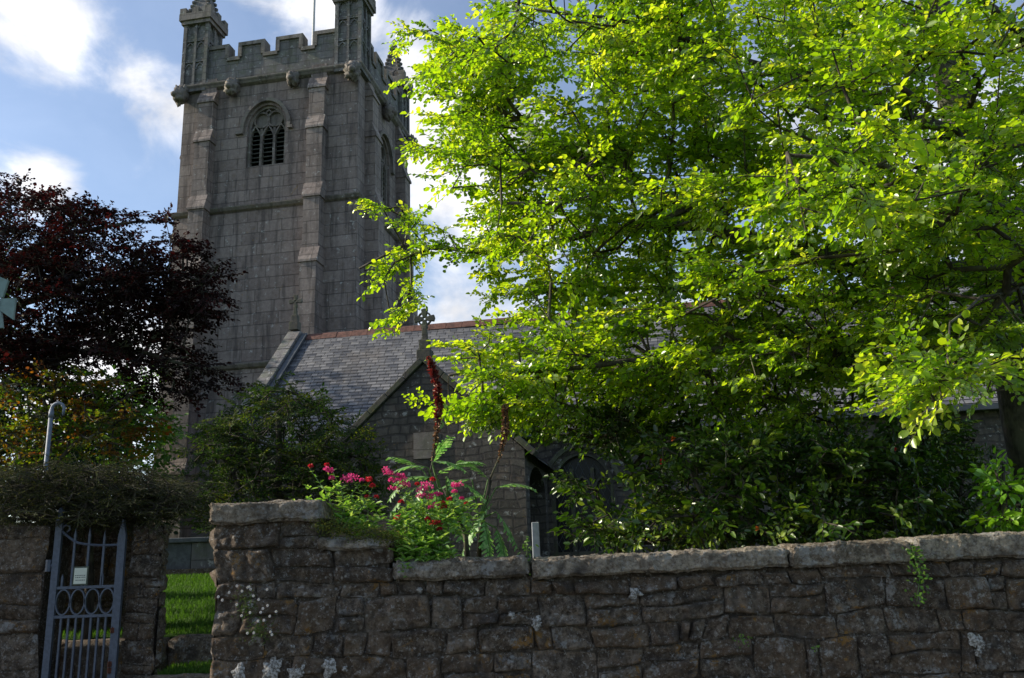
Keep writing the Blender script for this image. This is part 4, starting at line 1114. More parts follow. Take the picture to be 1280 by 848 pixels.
grad = [(.30,.10),(.15,.018),(.05,.012),(.07,.012),(.07,.012),(.06,.010),(.06,.010),(.07,.012),(.022,.006),(.12,.03),(.12,.03)]
blobs = [
 (800,25,130,40,6.4,7.6,80), (740,105,170,120,7.0,9.8,420), (960,90,170,150,6.0,9.5,430), (1160,110,170,170,5.2,9,470), (690,235,105,75,7.5,9.6,230),
 (870,255,140,100,6.8,10,320), (1070,280,160,100,5.4,9.5,360), (1230,320,90,130,5.2,8.5,260), (590,70,75,50,7.8,9.2,75), (610,150,60,45,8,9.2,45),
 (745,350,90,55,7.6,9.6,90), (860,380,110,60,7.4,10,150), (1000,400,130,60,6.8,10,190), (1140,400,70,40,5.2,8,70),
 (670,445,90,26,7.2,8.4,75), (760,470,100,40,7.2,9,110), (920,460,130,45,7.2,9.5,170), (1080,440,110,34,7.2,9,90), (940,500,130,26,7.4,9,80), (640,500,70,25,7.2,8,40),
 (1190,465,38,32,5.0,5.6,22), (900,-140,380,130,6,11,260), (1400,150,110,320,5.5,11,260), (1260,-150,260,140,5.5,11,150), (1420,420,90,80,6.5,10.5,60)]
tg = clustered(rs, blob_pts(rs, blobs))
tl = line_pts(rs, [(((500,28,8.6),(560,70,8.6)),14,9), (((500,95,8.7),(600,120,8.7)),18,9), (((520,145,8.6),(600,165,8.6)),14,7), (((492,186,8.3),(600,196,8.3)),16,5),
   (((445,258,9),(500,290,9),(560,300,9),(640,305,9)),30,8), (((445,345,9),(500,312,9),(590,318,9)),26,7), (((455,408,9),(485,375,9),(510,335,9)),12,6),
   (((560,320,8.9),(600,350,8.9),(590,385,8.9)),14,8), (((640,310,8.9),(640,350,8.9),(645,385,8.9)),22,12), (((700,320,8.6),(690,370,8.6),(700,420,8.4)),26,14), (((560,470,7.3),(620,470,7.4),(700,465,7.5)),20,9),
   (((555,520,7.3),(620,500,7.4)),10,9), (((590,205,8.4),(640,225,8.4)),22,14), (((575,235,8.4),(640,280,8.4)),22,14)])
tl = tl+np.array([.27, 0, 0])
make_tree(BT, g, grad, np.concatenate([tg, tl]), temps_b, LM, BK2, rs, scale=(.75, 1.15), dirmix=np.array([-.55, -.1, -.05]), tilt=.3, bias=.35)
for c in BT.children:
    if c.name.startswith('trunk'): c.data.materials[0] = BK

# ------------------------------------------------------------------ copper tree
LC = leaf_mat('copper_leaf', [(.008,.004,.006), (.012,.005,.006), (.020,.006,.008), (.045,.010,.010)], (2.4,1.1,.9), .32, .045, .45)
rs = np.random.RandomState(12)
temps_c = [template(rs, .42, 36, .056, .66) for _ in range(6)]
CT = thing('copper_beech', 'dark purple copper leaved tree left of the tower', 'tree', (-9.2, 13.2, 1.3))
g = [[(-9.4,13.2,1.1), (-9.3,13.2,3.0), (-9.2,13.1,5.0), (-9.0,13,7.2), (-8.9,13,9)],
     [(-9.3,13.2,3.6), at(20,470,12.8), at(100,440,12.4), at(180,440,12.2), at(250,460,12)], [(-9.2,13.1,4.6), at(30,380,12.8), at(120,350,12.6), at(200,340,12.4), at(265,345,12.3)],
     [(-9.2,13.1,5.4), at(20,320,12.8), at(80,290,12.7), at(180,278,12.6)], [(-9.2,13.1,5),(-11,12.6,6.6),(-12.6,12.3,7.6)], [(-9.2,13.1,5),(-9,14.6,7),(-8.8,15.6,8)]]
grad = [(.26,.1),(.09,.02),(.09,.02),(.08,.02),(.1,.03),(.1,.03)]
blobs = [(30,300,85,62,11.5,14.5,260), (110,330,90,55,11.5,14.2,240), (60,390,100,70,11.5,14,260), (150,400,90,55,11.5,13.8,190), (200,350,55,38,11.6,13.2,110), (235,375,38,36,11.6,13,60),
         (80,450,110,35,11.5,14,150), (200,440,60,35,11.6,13.2,60), (235,470,38,25,11.6,12.8,26), (20,430,60,40,11.5,13,90), (-120,300,130,170,11,15,240), (140,500,70,16,11.6,12.8,22)]
tl = line_pts(rs, [(((100,262,12.6),(150,272,12.6),(205,278,12.5)),34,6), (((215,300,12.3),(240,315,12.3),(280,345,12.2)),26,7), (((230,440,12),(262,470,12),(290,492,12)),12,6), (((180,480,12.1),(240,500,12.1)),10,7), (((0,238,12.8),(60,262,12.8),(120,268,12.7)),34,7), (((200,395,12.2),(270,380,12.2)),18,9)])
make_tree(CT, g, grad, np.concatenate([blob_pts(rs, blobs), tl]), temps_c, LC, BK2, rs, scale=(.8, 1.3), flat=.6, dirmix=np.array([.4, -.1, 0]))

# ------------------------------------------------------------------ orange and green maple below it
LO = leaf_mat('maple_leaf', [(.03,.09,.010), (.07,.16,.013), (.10,.13,.013), (.15,.07,.012), (.13,.03,.015)], (2.2,1.8,.6), .55, .08, .4)
rs = np.random.RandomState(13)
temps_m = [template(rs, .34, 20, .06, .8, tilt=.6) for _ in range(5)]
MTt = thing('maple_tree', 'small maple with orange and yellow green leaves under the copper tree', 'tree', (-7.0, 12.0, 1.3))
g = [[(-7.0,11.8,1.1), (-7.0,11.8,2.2), at(60,520,11.8), at(50,480,11.8)], [(-7.0,11.8,2.4), at(130,520,11.6), at(170,490,11.4)]]
blobs = [(50,520,80,50,11.2,13,150), (110,500,60,35,11.2,12.6,80), (140,540,60,38,11,12.6,80), (20,560,60,35,11,12.5,60), (75,478,50,14,11.2,12.4,26), (-60,520,60,70,11,13,60)]
make_tree(MTt, g, [(.07,.02),(.04,.015)], blob_pts(rs, blobs), temps_m, LO, BK2, rs, 8, (.7, 1.1))

# unseen tall tree added left of view to shade the lower roof and porch
rs = np.random.RandomState(19)
ST = thing('added_shade_tree', 'tall unseen tree added left of the copper tree to shade roof and porch', 'tree', (-17.5, 21.5, 1.6))
tc_ = []
for k in range(620):
    d = rs.normal(0, 1, 3); d /= np.linalg.norm(d); r_ = rs.rand()**.4; tc_.append(np.array([-17.5, 21.5, 9.2])+d*r_*np.array([3.6, 4.6, 4.3]))
LS = leaf_mat('shade_tree_leaf', [(.03,.08,.012), (.055,.13,.018), (.09,.18,.025)], (1.6,1.7,.6), .45, .08, .4)
temps_s = [template(rs, 1.0, 26, .17, .8, tilt=.6) for _ in range(4)]
make_tree(ST, [[(-17.5,21.5,1.4),(-17.5,21.5,5),(-17.4,21.5,10)]], [(.4,.1)], np.array(tc_), temps_s, LS, BK2, rs, 10, (.8, 1.2))
# green trees beyond
LG = leaf_mat('distant_leaf', [(.03,.08,.012), (.055,.13,.018), (.09,.18,.025)], (1.6,1.7,.6), .45, .08, .4)
rs = np.random.RandomState(14)
temps_g = [template(rs, .9, 26, .15, .7, tilt=.6) for _ in range(5)]
p = at(165, 560, 26)
GT = thing('green_tree', 'green leafy tree beyond the churchyard seen left of the tower foot', 'tree', (p[0], 26, 1.7))
blobs = [(160,545,48,62,24.5,28,150), (110,560,60,50,24.5,28,110), (40,570,70,50,24.5,28,80), (176,510,20,40,25,27,36)]
make_tree(GT, [[(p[0],26,1.5),(p[0],26,3.2),(p[0]-.2,26,5.5)]], [(.22,.05)], blob_pts(rs, blobs), temps_g, LG, BK2, rs, 8, (.8, 1.2))
# a hedge line that closes the view behind
for i, (u, lab) in enumerate([(-40, 'dark hedge of evergreen bushes behind the maple at the far left'), (150, 'dark evergreen bush at the foot of the tower, left of its corner')]):
    p = at(u, 640, 21+i); rs = np.random.RandomState(30+i)
    HB = thing('evergreen_bush', lab, 'bush', (p[0], 21+i, 1.65), 0, 'evergreen bushes beyond the gate')
    blobs = [(40, 560, 110, 85, 20, 22, 420), (40, 650, 130, 45, 20, 22, 150)] if i == 0 else [(u, 650, 50, 45, 21, 23, 110)]
    make_tree(HB, [[(p[0],21+i,1.5),(p[0],21+i,2.6)]+([at(30,560,21)] if i == 0 else [])], [(.08,.03)], blob_pts(rs, blobs), temps_g, leaf_mat('evergreen_leaf', [(.010,.025,.008),(.02,.045,.012)], (1,1.2,.5), .3, .06, .4), BK2, rs, 8, (.6, .9))

# ------------------------------------------------------------------ dark bush in front of the church, left
LD = leaf_mat('bush_leaf', [(.018,.042,.012), (.028,.065,.014), (.05,.085,.015), (.13,.14,.015)], (1.5,1.5,.6), .4, .03, .5)
rs = np.random.RandomState(15)
temps_d = [template(rs, .30, 44, .044, .42, tilt=.6, ang=1.0, side=4) for _ in range(6)]
p = at(350, 640, 11)
DB = thing('acacia_bush', 'wide dark green fine leaved bush between tower foot and red flowers', 'bush', (p[0], 11, 1.2))
g = [[(p[0],11,1.0), (p[0],11,2.0), at(350,560,11), at(345,510,11)], [(p[0],11,1.6), at(290,590,11), at(260,560,11)], [(p[0],11,1.6), at(410,600,11), at(440,570,11)]]
blobs = [(340,560,90,70,10,12.4,330), (290,575,55,45,10,12,110), (420,575,50,50,10,12,140), (350,505,45,22,10.4,11.8,50), (300,545,40,30,10.2,11.8,50), (350,640,120,40,10,12,200), (455,600,30,50,10.4,12,50)]
tl = line_pts(rs, [(((325,492,11),(350,480,11)),6,5), (((385,500,11),(425,520,11)),14,6), (((250,540,11),(290,520,11)),12,7)])
make_tree(DB, g, [(.09,.03),(.05,.02),(.05,.02)], np.concatenate([blob_pts(rs, blobs), tl]), temps_d, LD, BK2, rs, 8, (.75, 1.25), flat=.5)

# ------------------------------------------------------------------ spreading conifer over the gateway
LJ = leaf_mat('conifer_needle', [(.014,.026,.010), (.028,.045,.012), (.07,.085,.02), (.22,.21,.06)], (1.1,1.1,.6), .22, .015, .5)  # last stop puts yellow sunlight into the needle colour
rs = np.random.RandomState(16)
temps_j = [template(rs, .40, 90, .028, .18, droop=.2, tilt=.9, side=4, ang=.6) for _ in range(6)]
JT = thing('spreading_conifer', 'low feathery conifer sprawling over the top of the gateway wall', 'shrub', (-5.0, 9.9, 1.1))
g = [[(-4.9,10.2,.6), (-4.9,10.1,2.1), at(110,600,9.9)], [(-4.9,10.1,2.1), at(60,610,9.8), at(0,610,9.7)], [(-4.9,10.1,2.1), at(170,610,9.8), at(225,625,9.7)]]
blobs = [(30,612,70,26,9.2,10.6,300), (120,612,75,28,9.2,10.6,330), (190,622,50,22,9.2,10.4,190), (110,640,100,18,9.6,10.4,160), (110,640,120,14,9.15,10,120), (-60,620,60,30,9.2,10.5,70)]
tl = line_pts(rs, [(((0,600,9.6),(60,580,9.7),(100,585,9.7)),20,4), (((70,600,9.6),(110,583,9.5),(170,585,9.5),(235,610,9.5)),36,4), (((0,655,9.2),(60,640,9.2)),14,6)])
make_tree(JT, g, [(.07,.03),(.04,.02),(.04,.02)], np.concatenate([blob_pts(rs, blobs), tl]), temps_j, LJ, BK2, rs, 8, (.7, 1.15), flat=.7, dirmix=np.array([.25, -.2, -.1]))

# ------------------------------------------------------------------ camellia shrubs behind the wall, right
LK = leaf_mat('camellia_leaf', [(.009,.025,.006), (.016,.045,.007), (.035,.09,.008), (.12,.21,.012), (.36,.44,.06)], (1.7,1.7,.5), .38, .17, .25)  # brightest stops paint sunlit leaves into the colour
rs = np.random.RandomState(17)
temps_k = [template(rs, .34, 20, .075, .5, tilt=.7, side=2) for _ in range(8)]
def shrub(label, u, y, blobs, lines, seed, mat=LK, tm=temps_k, name='camellia_shrub', scale=(.75, 1.15), stems=None, cat='shrub'):
    rs = np.random.RandomState(seed); p = at(u, 690, y); z = gz(p[0], y)
    S = thing(name, label, cat, (p[0], y, z))
    if name == 'camellia_shrub': S['group'] = 'camellia shrubs behind the wall'
    g = [[(p[0], y, z-.1), (p[0], y, z+.5)]+[at(*q) for q in (stems[0] if stems else [(u, 620, y), (u, 580, y)])]]
    gr = [(.04, .012)]
    for s_ in (stems[1:] if stems else []): g.append([(p[0], y, z+.2)]+[at(*q) for q in s_]); gr.append((.032, .01))
    t = blob_pts(rs, blobs)
    if lines: t = np.concatenate([t, line_pts(rs, lines)])
    make_tree(S, g, gr, t, tm, mat, BK2, rs, 7, scale, flat=.3, tilt=.6)
    return S
shrub('glossy dark green shrub hanging over the church window', 760, 8.6, [(745,528,85,24,8.2,9.6,80), (640,505,50,20,8.2,9.6,30), (790,530,80,40,8,9.6,110), (860,600,70,55,7.6,9.4,120), (800,664,80,20,7.4,8.8,55)], [(((700,600,8.4),(760,620,8.3)),10,9), (((725,660,8),(760,640,8)),9,8)], 41, stems=[[(800,640,8.6),(790,590,8.6),(760,545,8.6)]])
shrub('glossy shrub with a red flower and an orange leaf, in the middle behind the wall', 880, 7.4, [(840,565,38,22,7.0,7.8,26), (930,575,36,30,6.9,7.6,34), (930,640,60,40,6.9,8,70), (880,650,50,32,7,8.2,60), (960,660,30,20,6.8,7.4,22)], None, 42, stems=[[(884,625,7.4),(868,597,7.5),(850,565,7.5)], [(950,640,7.3),(915,590,7.3)]])
shrub('glossy shrub with pale leaf tips rising over the right hand coping', 1060, 7.4, [(1050,570,36,22,6.9,7.6,30), (1100,580,50,36,7,8.2,60), (1080,640,90,42,6.9,8.2,120), (1010,600,40,60,7,8.2,70), (1150,560,50,40,7.4,8.6,55)], [(((1020,640,6.8),(1050,665,6.7)),6,5), (((1120,635,6.8),(1125,650,6.8)),3,4)], 43, stems=[[(1070,640,7.4),(1060,590,7.4)], [(975,630,7.8),(980,575,7.8)]])
temps_l = [template(rs, .30, 26, .085, .30, tilt=.8, side=2) for _ in range(5)]
shrub('dark narrow leaved shrub in the shade before the church wall', 1170, 8.8, [(1160,600,90,70,8.2,9.6,170), (1000,560,80,50,8.6,9.8,100), (1150,660,120,30,8,9.2,90)], None, 44, tm=temps_l, name='narrow_leaved_shrub', stems=[[(1175,620,8.8),(1160,560,8.8)], [(1200,620,8.8),(1215,550,8.8)], [(1120,620,8.8),(1100,570,8.8)]])
LL = leaf_mat('laurel_leaf', [(.10,.27,.012), (.17,.36,.015), (.26,.46,.03)], (1.6,1.6,.5), .40, .22, .25)
temps_o = [template(rs, .26, 13, .10, .52, tilt=.7, side=2) for _ in range(5)]
shrub('sunlit bright green laurel with big leaves at the right edge', 1255, 6.9, [(1252,600,26,20,6.6,7.0,12), (1262,640,34,26,6.6,7.1,20), (1310,620,60,50,6.6,7.6,40)], None, 45, mat=LL, tm=temps_o, name='laurel_shrub', scale=(.75, 1.05))
# camellia flowers and coloured leaves
def bloom(u, v, y, r_, name, label, col, group=None):
    c = at(u, v, y); b = WB(); rg_ = random.Random(int(u)); o = thing(name, label, 'flower', c)
    for k in range(9):
        a = k*2.4; t_ = .35+.07*k
        d = np.array([math.cos(a)*math.sin(t_), -math.cos(t_)*.8, math.sin(a)*math.sin(t_)]); s_ = np.cross(d, (0, 0, 1.)); s_ /= np.linalg.norm(s_)+1e-9; n_ = np.cross(s_, d)
        P = [c, c+r_*(.5*d+.35*s_), c+r_*(.95*d+.2*s_+.1*n_), c+r_*(1.0*d+.12*n_), c+r_*(.95*d-.2*s_+.1*n_), c+r_*(.5*d-.35*s_)]
        b.add(P, [(0, 1, 2, 3), (0, 3, 4, 5)])
    for i_ in range(len(b.v)):
        if i_ % 6 == 0: pass
    b.f = [tuple(0 if q % 6 == 0 else q for q in f) for f in b.f]
    b.build('petals', col, o, fix=False)
MT['redpetal'] = leaf_mat('red_petal', [(.5,.02,.03), (.6,.05,.05)], (1.2,.8,.8), .3, .1, .4)
MT['orangepetal'] = leaf_mat('orange_petal', [(.55,.12,.02), (.6,.2,.04)], (1.2,1,.8), .3, .1, .4)
bloom(827, 578, 7.05, .035, 'camellia_flower', 'red flower among pale leaves in the upper left of the camellias', MT['redpetal'])
bloom(841, 549, 7.05, .03, 'camellia_flower', 'orange tinted young shoot above the red flower', MT['orangepetal'])
bloom(946, 661, 6.8, .028, 'camellia_flower', 'small orange flower just above the coping', MT['orangepetal'])
bloom(1119, 562, 6.95, .02, 'camellia_flower', 'tiny red flower above the right hand shrub', MT['redpetal'])

# ------------------------------------------------------------------ flowers on the wall
MT['pink'] = leaf_mat('pink_floret', [(.50,.02,.17), (.68,.06,.28), (.78,.14,.38)], (1.3,.9,1), .45, .06, .5)
MT['crimson'] = leaf_mat('crimson_floret', [(.30,.008,.02), (.50,.02,.04), (.6,.06,.08)], (1.3,.8,.8), .45, .06, .5)
MT['vleaf'] = leaf_mat('valerian_leaf', [(.10,.25,.03), (.19,.38,.06), (.36,.50,.18)], (1.6,1.5,.6), .42, .14, .4)
MT['vstem'] = simple('valerian_stem', (.12,.20,.06), .7)
def valerian(label, base, heads, leafblobs, seed, nleaf=1.0):
    rs = np.random.RandomState(seed); B = at(*base)
    S = thing('red_valerian', label, 'flowering plant', (B[0], B[1], B[2]))
    S['group'] = 'red valerian plants on the wall'; b = WB(); V = []
    def leafpair(p, d, L):
        a0 = rs.rand()*PI
        for k in range(2):
            a = a0+PI*k; x = np.array([math.cos(a), math.sin(a)*.9, .55+rs.normal(0, .2)]); x /= np.linalg.norm(x); z = np.array([0, 0, 1.])+rs.normal(0, .3, 3); z -= (z@x)*x; z /= np.linalg.norm(z)
            V.append(p+leaf_quads(L*rs.uniform(.8, 1.2), L*.36, .15, .2)@np.array([x, np.cross(z, x), z]))
    for (u, v, y, r_, c) in heads:
        H = at(u, v, y); st = B+rs.normal(0, .05, 3)*np.array([1.6, 1, 0]); mid = (H+st)/2+np.array([rs.normal(0, .02), rs.normal(0, .02), .03])
        pts = [st, (st+mid)/2+rs.normal(0, .008, 3), mid, (mid+H)/2+rs.normal(0, .006, 3), H]; b.tube(pts, [.004, .0035, .003, .0025, .002], 5)
        n = int(np.linalg.norm(H-st)/.05)
        for k in range(1, n):
            f = k/n; i = min(3, int(f*4)); p = pts[i]+(pts[i+1]-pts[i])*(f*4-i); leafpair(p, None, .055*(1.15-.6*f))
        R_ = r_*1.2/FPX*y; F = []
        nf = int(26+r_*9)
        for sub in range(max(1, int(r_/2.2))):
            cc_ = H+rs.normal(0, .42, 3)*R_*np.array([1, 1, .6])
            for k in range(nf//max(1, int(r_/2.2))+6):
                d = rs.normal(0, 1, 3); d[2] = abs(d[2])*.9; d /= np.linalg.norm(d); p = cc_+d*R_*.55*rs.uniform(.5, 1.05)
                x = d+rs.normal(0, .5, 3); x /= np.linalg.norm(x); z = rs.normal(0, 1, 3); z -= (z@x)*x; z /= np.linalg.norm(z)
                F.append(p+leaf_quads(.0135, .011, .1, 0)@np.array([x, np.cross(z, x), z]))
        F = np.array(F); n = len(F); q = np.array([[0,1,2,3],[0,3,4,5]]); Q = (q[None]+(np.arange(n)*6)[:, None, None]).reshape(-1, 4)
        quads_obj('flower_head', F.reshape(-1, 3), Q, rs.rand(2*n, 2), MT[c], S)
    b.build('stem', MT['vstem'], S)
    for (u, v, ru, rv, y0, y1, n) in leafblobs:
        for p in blob_pts(rs, [(u, v, ru, rv, y0, y1, int(n*nleaf))]): leafpair(p, None, rs.uniform(.04, .08))
    V = np.array(V); n = len(V); q = np.array([[0,1,2,3],[0,3,4,5]]); Q = (q[None]+(np.arange(n)*6)[:, None, None]).reshape(-1, 4)
    quads_obj('foliage', V.reshape(-1, 3), Q, rs.rand(2*n, 2), MT['vleaf'], S)
    return S
valerian('sparse red valerian with small pink heads on the mossy step of the wall', (432, 664, 6.2),
  [(385,583,6.2,3,'crimson'), (407,587,6.2,6,'pink'), (412,581,6.25,3,'crimson'), (414,597,6.2,4,'pink'), (440,598,6.2,9,'pink'), (451,602,6.2,3,'pink'), (463,601,6.25,5,'crimson'), (466,609,6.2,4,'crimson'), (459,622,6.2,2.5,'crimson'), (470,622,6.2,2.5,'crimson')],
  [(450,645,32,20,6.05,6.4,70), (425,625,22,22,6.1,6.4,26), (385,625,22,14,6.1,6.4,12), (455,665,22,8,6.0,6.4,24)], 61)
valerian('bushy red valerian thick with pink and crimson heads in the middle of the wall', (545, 700, 6.25),
  [(488,590,6.2,8,'pink'), (499,594,6.2,5,'pink'), (487,601,6.2,4,'pink'), (492,612,6.2,5,'pink'), (506,605,6.2,9,'pink'), (521,605,6.25,3,'crimson'), (534,612,6.15,9,'pink'), (531,623,6.15,7,'pink'), (545,620,6.15,6,'pink'), (540,634,6.15,5,'pink'),
   (551,632,6.2,5,'crimson'), (553,638,6.2,4,'crimson'), (571,610,6.2,7,'pink'), (568,617,6.2,4,'pink'), (563,625,6.2,4,'crimson'), (577,623,6.2,3,'pink'), (580,631,6.2,4,'crimson'), (501,649,6.1,6,'crimson'), (533,650,6.1,4,'crimson'),
   (545,655,6.08,6,'crimson'), (549,662,6.1,3,'crimson'), (536,601,6.3,4,'crimson'), (505,630,6.15,4,'crimson')],
  [(530,692,36,22,5.92,6.3,230), (530,655,42,26,6.0,6.4,190), (505,660,22,20,6.0,6.3,50), (575,650,26,24,6.1,6.4,60), (515,680,26,16,5.98,6.2,60)], 62)

# melianthus
MT['mleaf'] = leaf_mat('melianthus_leaf', [(.10,.25,.07), (.18,.36,.12), (.36,.50,.26)], (1.3,1.5,.7), .42, .12, .4)
def pinnate(V, rs, P, D, L, n=9, lw=.09, arch_=.5):
    """big arching pinnate leaf with toothed leaflets"""
    d = D/np.linalg.norm(D); p = P.copy(); pts = [p]
    for k in range(n):
        d = d+np.array([0, 0, -arch_/n]); d /= np.linalg.norm(d); p = p+d*L/n; pts.append(p)
        s_ = np.cross(d, (0, 0, 1.)); s_ /= np.linalg.norm(s_)+1e-9; up = np.cross(s_, d)
        ll = lw*(1-.45*abs(k/n-.45)*2)*rs.uniform(.9, 1.1)
        for sg in (-1, 1):
            x = s_*sg+d*.45-up*.25+rs.normal(0, .06, 3); x /= np.linalg.norm(x); z = up+rs.normal(0, .15, 3); z -= (z@x)*x; z /= np.linalg.norm(z); y = np.cross(z, x)
            m = 6; w0 = ll*.17
            for j in range(m):       # teeth along both sides of the leaflet
                f0, f1 = j/m, (j+1)/m; w_ = w0*(1-.75*f0)
                q = np.array([(f0, 0, 0), (f0+.02, w_, .01), (f1+.05, w_*1.25, 0), (f1, 0, 0), (f1+.05, -w_*1.25, 0), (f0+.02, -w_, .01)])*np.array([ll, 1, ll])
                V.append(p+q@np.array([x, y, z]))
    return pts
def melianthus(label, base, leaves, stems, seed):
    rs = np.random.RandomState(seed); B = at(*base); S = thing('honey_bush', label, 'shrub', (B[0], B[1], gz(B[0], B[1])), 0, 'toothed leaf plants behind the wall')
    V = []; b = WB()
    for (u, v, y, du, dv, L) in leaves:
        P = at(u, v, y); Q = at(u+du, v+dv, y-.05); pts = pinnate(V, rs, P, Q-P, L, 9, L*.34, .9); b.tube([B+np.array([0, 0, .25])]+[P]+pts[1:], [.009, .006]+[.004]*(len(pts)-1), 5)
    V = np.array(V); n = len(V); q = np.array([[0,1,2,3],[0,3,4,5]]); Q = (q[None]+(np.arange(n)*6)[:, None, None]).reshape(-1, 4)
    quads_obj('foliage', V.reshape(-1, 3), Q, np.repeat(rs.rand(n, 2), 2, axis=0), MT['mleaf'], S)
    b.build('leaf_stalks', MT['vstem'], S)
    b = WB()
    for pts in stems: b.tube([at(*q) for q in pts], [.02]*len(pts), 8)
    if stems: b.build('woody_stem', BK2, S, smooth=True)
    return S
leaves = [(535,585,6.55,-34,-14,.26), (540,578,6.6,38,-10,.28), (528,600,6.5,-14,26,.26), (558,596,6.5,18,20,.26), (515,596,6.55,-20,8,.24), (540,610,6.45,14,24,.26), (548,600,6.7,-45,-20,.34), (545,595,6.7,30,-28,.38), (552,610,6.6,-28,10,.32), (560,600,6.7,35,0,.34), (555,620,6.6,20,28,.34), (545,615,6.6,-6,30,.34), (530,590,6.8,-22,-24,.30), (565,625,6.7,28,22,.32), (540,580,6.8,10,-30,.26), (520,610,6.6,-30,14,.28)]
melianthus('silvery green toothed leaf plant behind the bushy red valerian', (560, 690, 6.75), leaves, [((585,705,6.8),(582,670,6.8),(570,640,6.8),(556,610,6.75))], 71)
leaves = [(610,620,7.0,-45,-8,.34), (620,610,7.0,40,-20,.32), (615,630,7.0,-30,24,.32), (620,640,7.0,30,28,.32), (600,645,7.0,-28,34,.32), (610,600,7.0,-20,-30,.28), (605,650,7.0,10,40,.30), (590,600,7.0,-30,-5,.30), (620,660,7.0,14,30,.28)]
melianthus('darker shaded toothed leaf plant beside the porch wall', (600, 690, 7.05), leaves, [((598,700,7.1),(603,650,7.1),(612,600,7.05))], 72)
def spike(label, pts, y, r0, top, seed):
    """long drooping flower spike: red bracts above, brown dried ones below"""
    rs = np.random.RandomState(seed); P = [at(u, v, y) for u, v in pts]; S = thing('flower_spike', label, 'flower spike', P[0], 0, 'drooping flower spikes')
    b = WB(); b.tube(P, [.010]+[.007]*(len(P)-1), 6); b.build('stalk', BK2, S, smooth=True)
    seg = resample(P, .006); n = len(seg); A = {'red_bracts': [], 'dry_bracts': []}
    for k, p in enumerate(seg):
        f = k/n
        if f < .22: continue
        for j in range(3):
            a = rs.rand()*2*PI; d = np.array([math.cos(a), math.sin(a), -.25+rs.normal(0, .4)]); d /= np.linalg.norm(d); z = rs.normal(0, 1, 3); z -= (z@d)*d; z /= np.linalg.norm(z)
            rr_ = r0*(.55+.9*min(1, (f-.2)*2.2))*rs.uniform(.7, 1.2)*(1 if f < .96 else .6)
            (A['red_bracts'] if f+rs.normal(0, .05) > top else A['dry_bracts']).append(p+leaf_quads(rr_, rr_*.55, .3, .3)@np.array([d, np.cross(z, d), z]))
    for nm, m in (('red_bracts', MT['bract']), ('dry_bracts', MT['dry'])):
        V = np.array(A[nm])
        if not len(V): continue
        m_ = len(V); q = np.array([[0,1,2,3],[0,3,4,5]]); Q = (q[None]+(np.arange(m_)*6)[:, None, None]).reshape(-1, 4)
        quads_obj(nm, V.reshape(-1, 3), Q, np.repeat(rs.rand(m_, 2), 2, axis=0), m, S)
MT['bract'] = leaf_mat('red_bract', [(.09,.014,.014), (.16,.024,.022), (.26,.06,.045)], (1.4,.8,.7), .35, .10, .4)
MT['dry'] = leaf_mat('dry_bract', [(.10,.045,.022), (.20,.10,.05), (.32,.18,.09)], (1,.9,.8), .2, .06, .5)
spike('tall drooping flower spike, dark red above and brown below, against the porch', [(532,612),(540,580),(546,540),(549,500),(544,470),(535,446)], 6.7, .031, .52, 81)
spike('shorter brown flower spike right of the tall red one', [(612,600),(625,570),(632,540),(631,505)], 7.0, .027, 1.3, 82)

# little plants on and in the wall
LI = leaf_mat('small_wall_leaf', [(.05,.13,.012), (.09,.20,.015), (.14,.25,.03)], (1.5,1.5,.5), .4, .12, .4)
def small_plant(name, label, pts, n, spread, L, w, seed, mat=LI, cat='plant', y=5.94, stem=None):
    rs = np.random.RandomState(seed); P0_ = at(pts[0][0], pts[0][1], y); S = thing(name, label, cat, P0_); V = []
    for k in range(n):
        f = rs.rand()*(len(pts)-1); i = int(f); q = np.array(pts[i])+(np.array(pts[i+1])-np.array(pts[i]))*(f-i)
        p = at(q[0]+rs.normal(0, spread), q[1]+rs.normal(0, spread*.8), y-abs(rs.normal(0, .02)))
        x = np.array([rs.normal(0, 1), -abs(rs.normal(0, .6)), rs.normal(.1, .7)]); x /= np.linalg.norm(x); z = np.array([0, -.7, .7])+rs.normal(0, .4, 3); z -= (z@x)*x; z /= np.linalg.norm(z)
        V.append(p+leaf_quads(L*rs.uniform(.6, 1.2), L*w, .15, .2)@np.array([x, np.cross(z, x), z]))
    V = np.array(V); n = len(V); q = np.array([[0,1,2,3],[0,3,4,5]]); Q = (q[None]+(np.arange(n)*6)[:, None, None]).reshape(-1, 4)
    quads_obj('foliage', V.reshape(-1, 3), Q, np.repeat(rs.rand(n, 2), 2, axis=0), mat, S)
    b = WB(); b.tube([at(u, v, y) for u, v in pts], .0025, 5); b.build('stem', MT['vstem'], S)
    return S
small_plant('trailing_creeper', 'bright green creeper trailing down the right part of the boundary wall', [(1140,684),(1144,700),(1150,720),(1146,752)], 120, 6, .026, .7, 91, y=5.90)
small_plant('wall_seedling', 'small leafy seedling growing from the coping joint beside the pale post', [(657,700),(659,688),(658,672)], 30, 4, .03, .4, 92, y=6.0)
small_plant('wall_fern', 'tiny green fern in the joint below the bushy valerian', [(505,705),(503,720)], 26, 4, .02, .5, 93)
small_plant('wall_tuft', 'small yellow green tuft low in the middle right of the wall', [(925,796),(930,806)], 22, 5, .018, .5, 94)
small_plant('wall_sprig', 'single yellow leaf sprig low on the right half of the wall', [(1018,808),(1022,814)], 4, 2, .03, .5, 95)
LMo = leaf_mat('moss_leaf', [(.04,.06,.012), (.09,.11,.015), (.16,.15,.02)], (1.2,1.2,.5), .25, .04, .6)
small_plant('moss_cushion', 'mossy yellow green cushion spilling over the stepped part of the wall', [(395,655),(430,664),(470,668),(500,672)], 1500, 7, .014, .5, 96, mat=LMo, y=5.93)
b = None
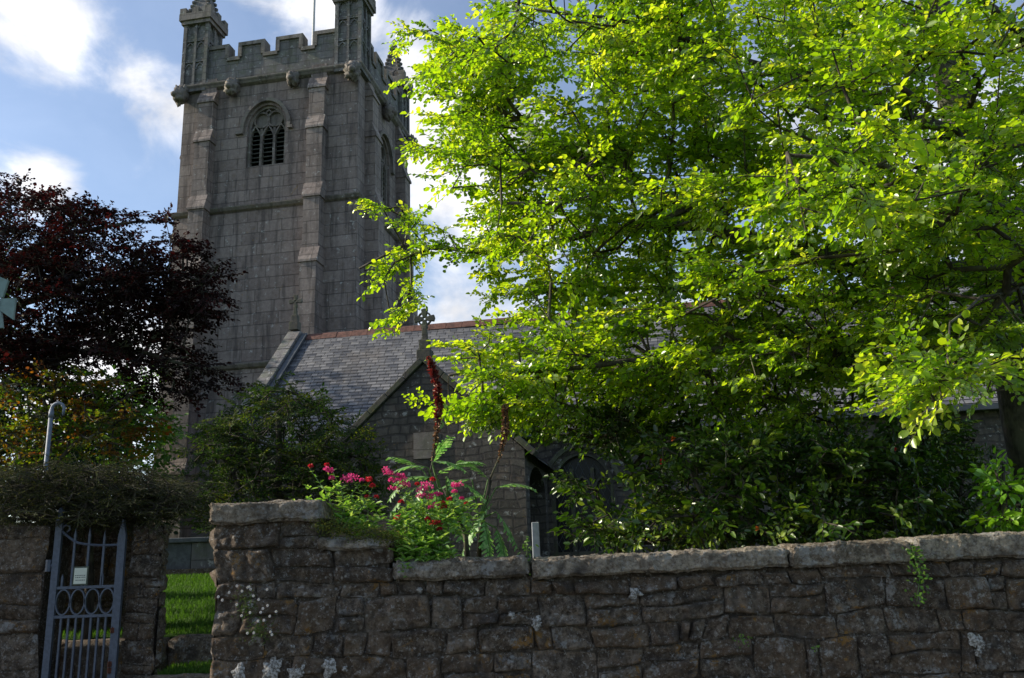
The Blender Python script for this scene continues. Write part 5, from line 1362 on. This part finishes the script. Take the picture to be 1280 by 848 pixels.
rs = np.random.RandomState(97); DZ = thing('fleabane_daisies', 'white daisies with their thin leaves growing on the left end of the wall', 'flowers', at(310, 745, 5.93))
V = []; MT['daisy'] = simple('daisy_petal', (.75, .72, .75), .7, 0, .1); MT['dc'] = simple('daisy_centre', (.5, .38, .05), .7)
for (u, v) in [(298,733),(302,739),(313,733),(315,737),(318,744),(311,734),(286,742),(275,745),(279,749),(335,738),(334,756),(330,760),(325,766),(336,770),(331,775),(321,776),(312,765),(310,790),(318,791),(341,791),(338,789),(296,755),(345,765),(322,750),(302,770)]:
    p = at(u+rs.normal(0, 1), v+rs.normal(0, 1), 5.88); r_ = .0105; b = WB()
    P_ = [p+np.array([0, -.002, 0])]
    for k in range(22):
        a = 2*PI*k/22; q = 1.0 if k % 2 else .55; P_.append(p+np.array([math.cos(a)*r_*q, -.003*q+rs.normal(0, .001), math.sin(a)*r_*q]))
    b.add(P_, [(0, 1+k, 1+(k+1) % 22) for k in range(22)]); dp = b.build('daisy', MT['daisy'], DZ, fix=False)
    b = WB(); b.tube([(p[0], p[1]-.001, p[2]), (p[0], p[1]-.005, p[2])], [.0042, .003], 6); cc_ = b.build('flower_centre', MT['dc'], None); cc_.parent = dp
for k in range(420):
    u, v = (308+rs.normal(0, 7), 757+rs.normal(0, 10)) if k < 200 else (326+rs.normal(0, 9), 788+rs.normal(0, 8))
    p = at(u, v, 5.93-abs(rs.normal(0, .015))); x = np.array([rs.normal(0, 1), -abs(rs.normal(0, .7)), rs.normal(0, .8)]); x /= np.linalg.norm(x); z = rs.normal(0, 1, 3); z -= (z@x)*x; z /= np.linalg.norm(z)
    V.append(p+leaf_quads(.02, .005, .1, .1)@np.array([x, np.cross(z, x), z]))
V = np.array(V); n = len(V); q = np.array([[0,1,2,3],[0,3,4,5]]); Q = (q[None]+(np.arange(n)*6)[:, None, None]).reshape(-1, 4)
quads_obj('foliage', V.reshape(-1, 3), Q, rs.rand(2*n, 2), leaf_mat('daisy_leaf', [(.04,.08,.015),(.08,.13,.03)], (1.2,1.2,.6), .3, .05, .5), DZ)
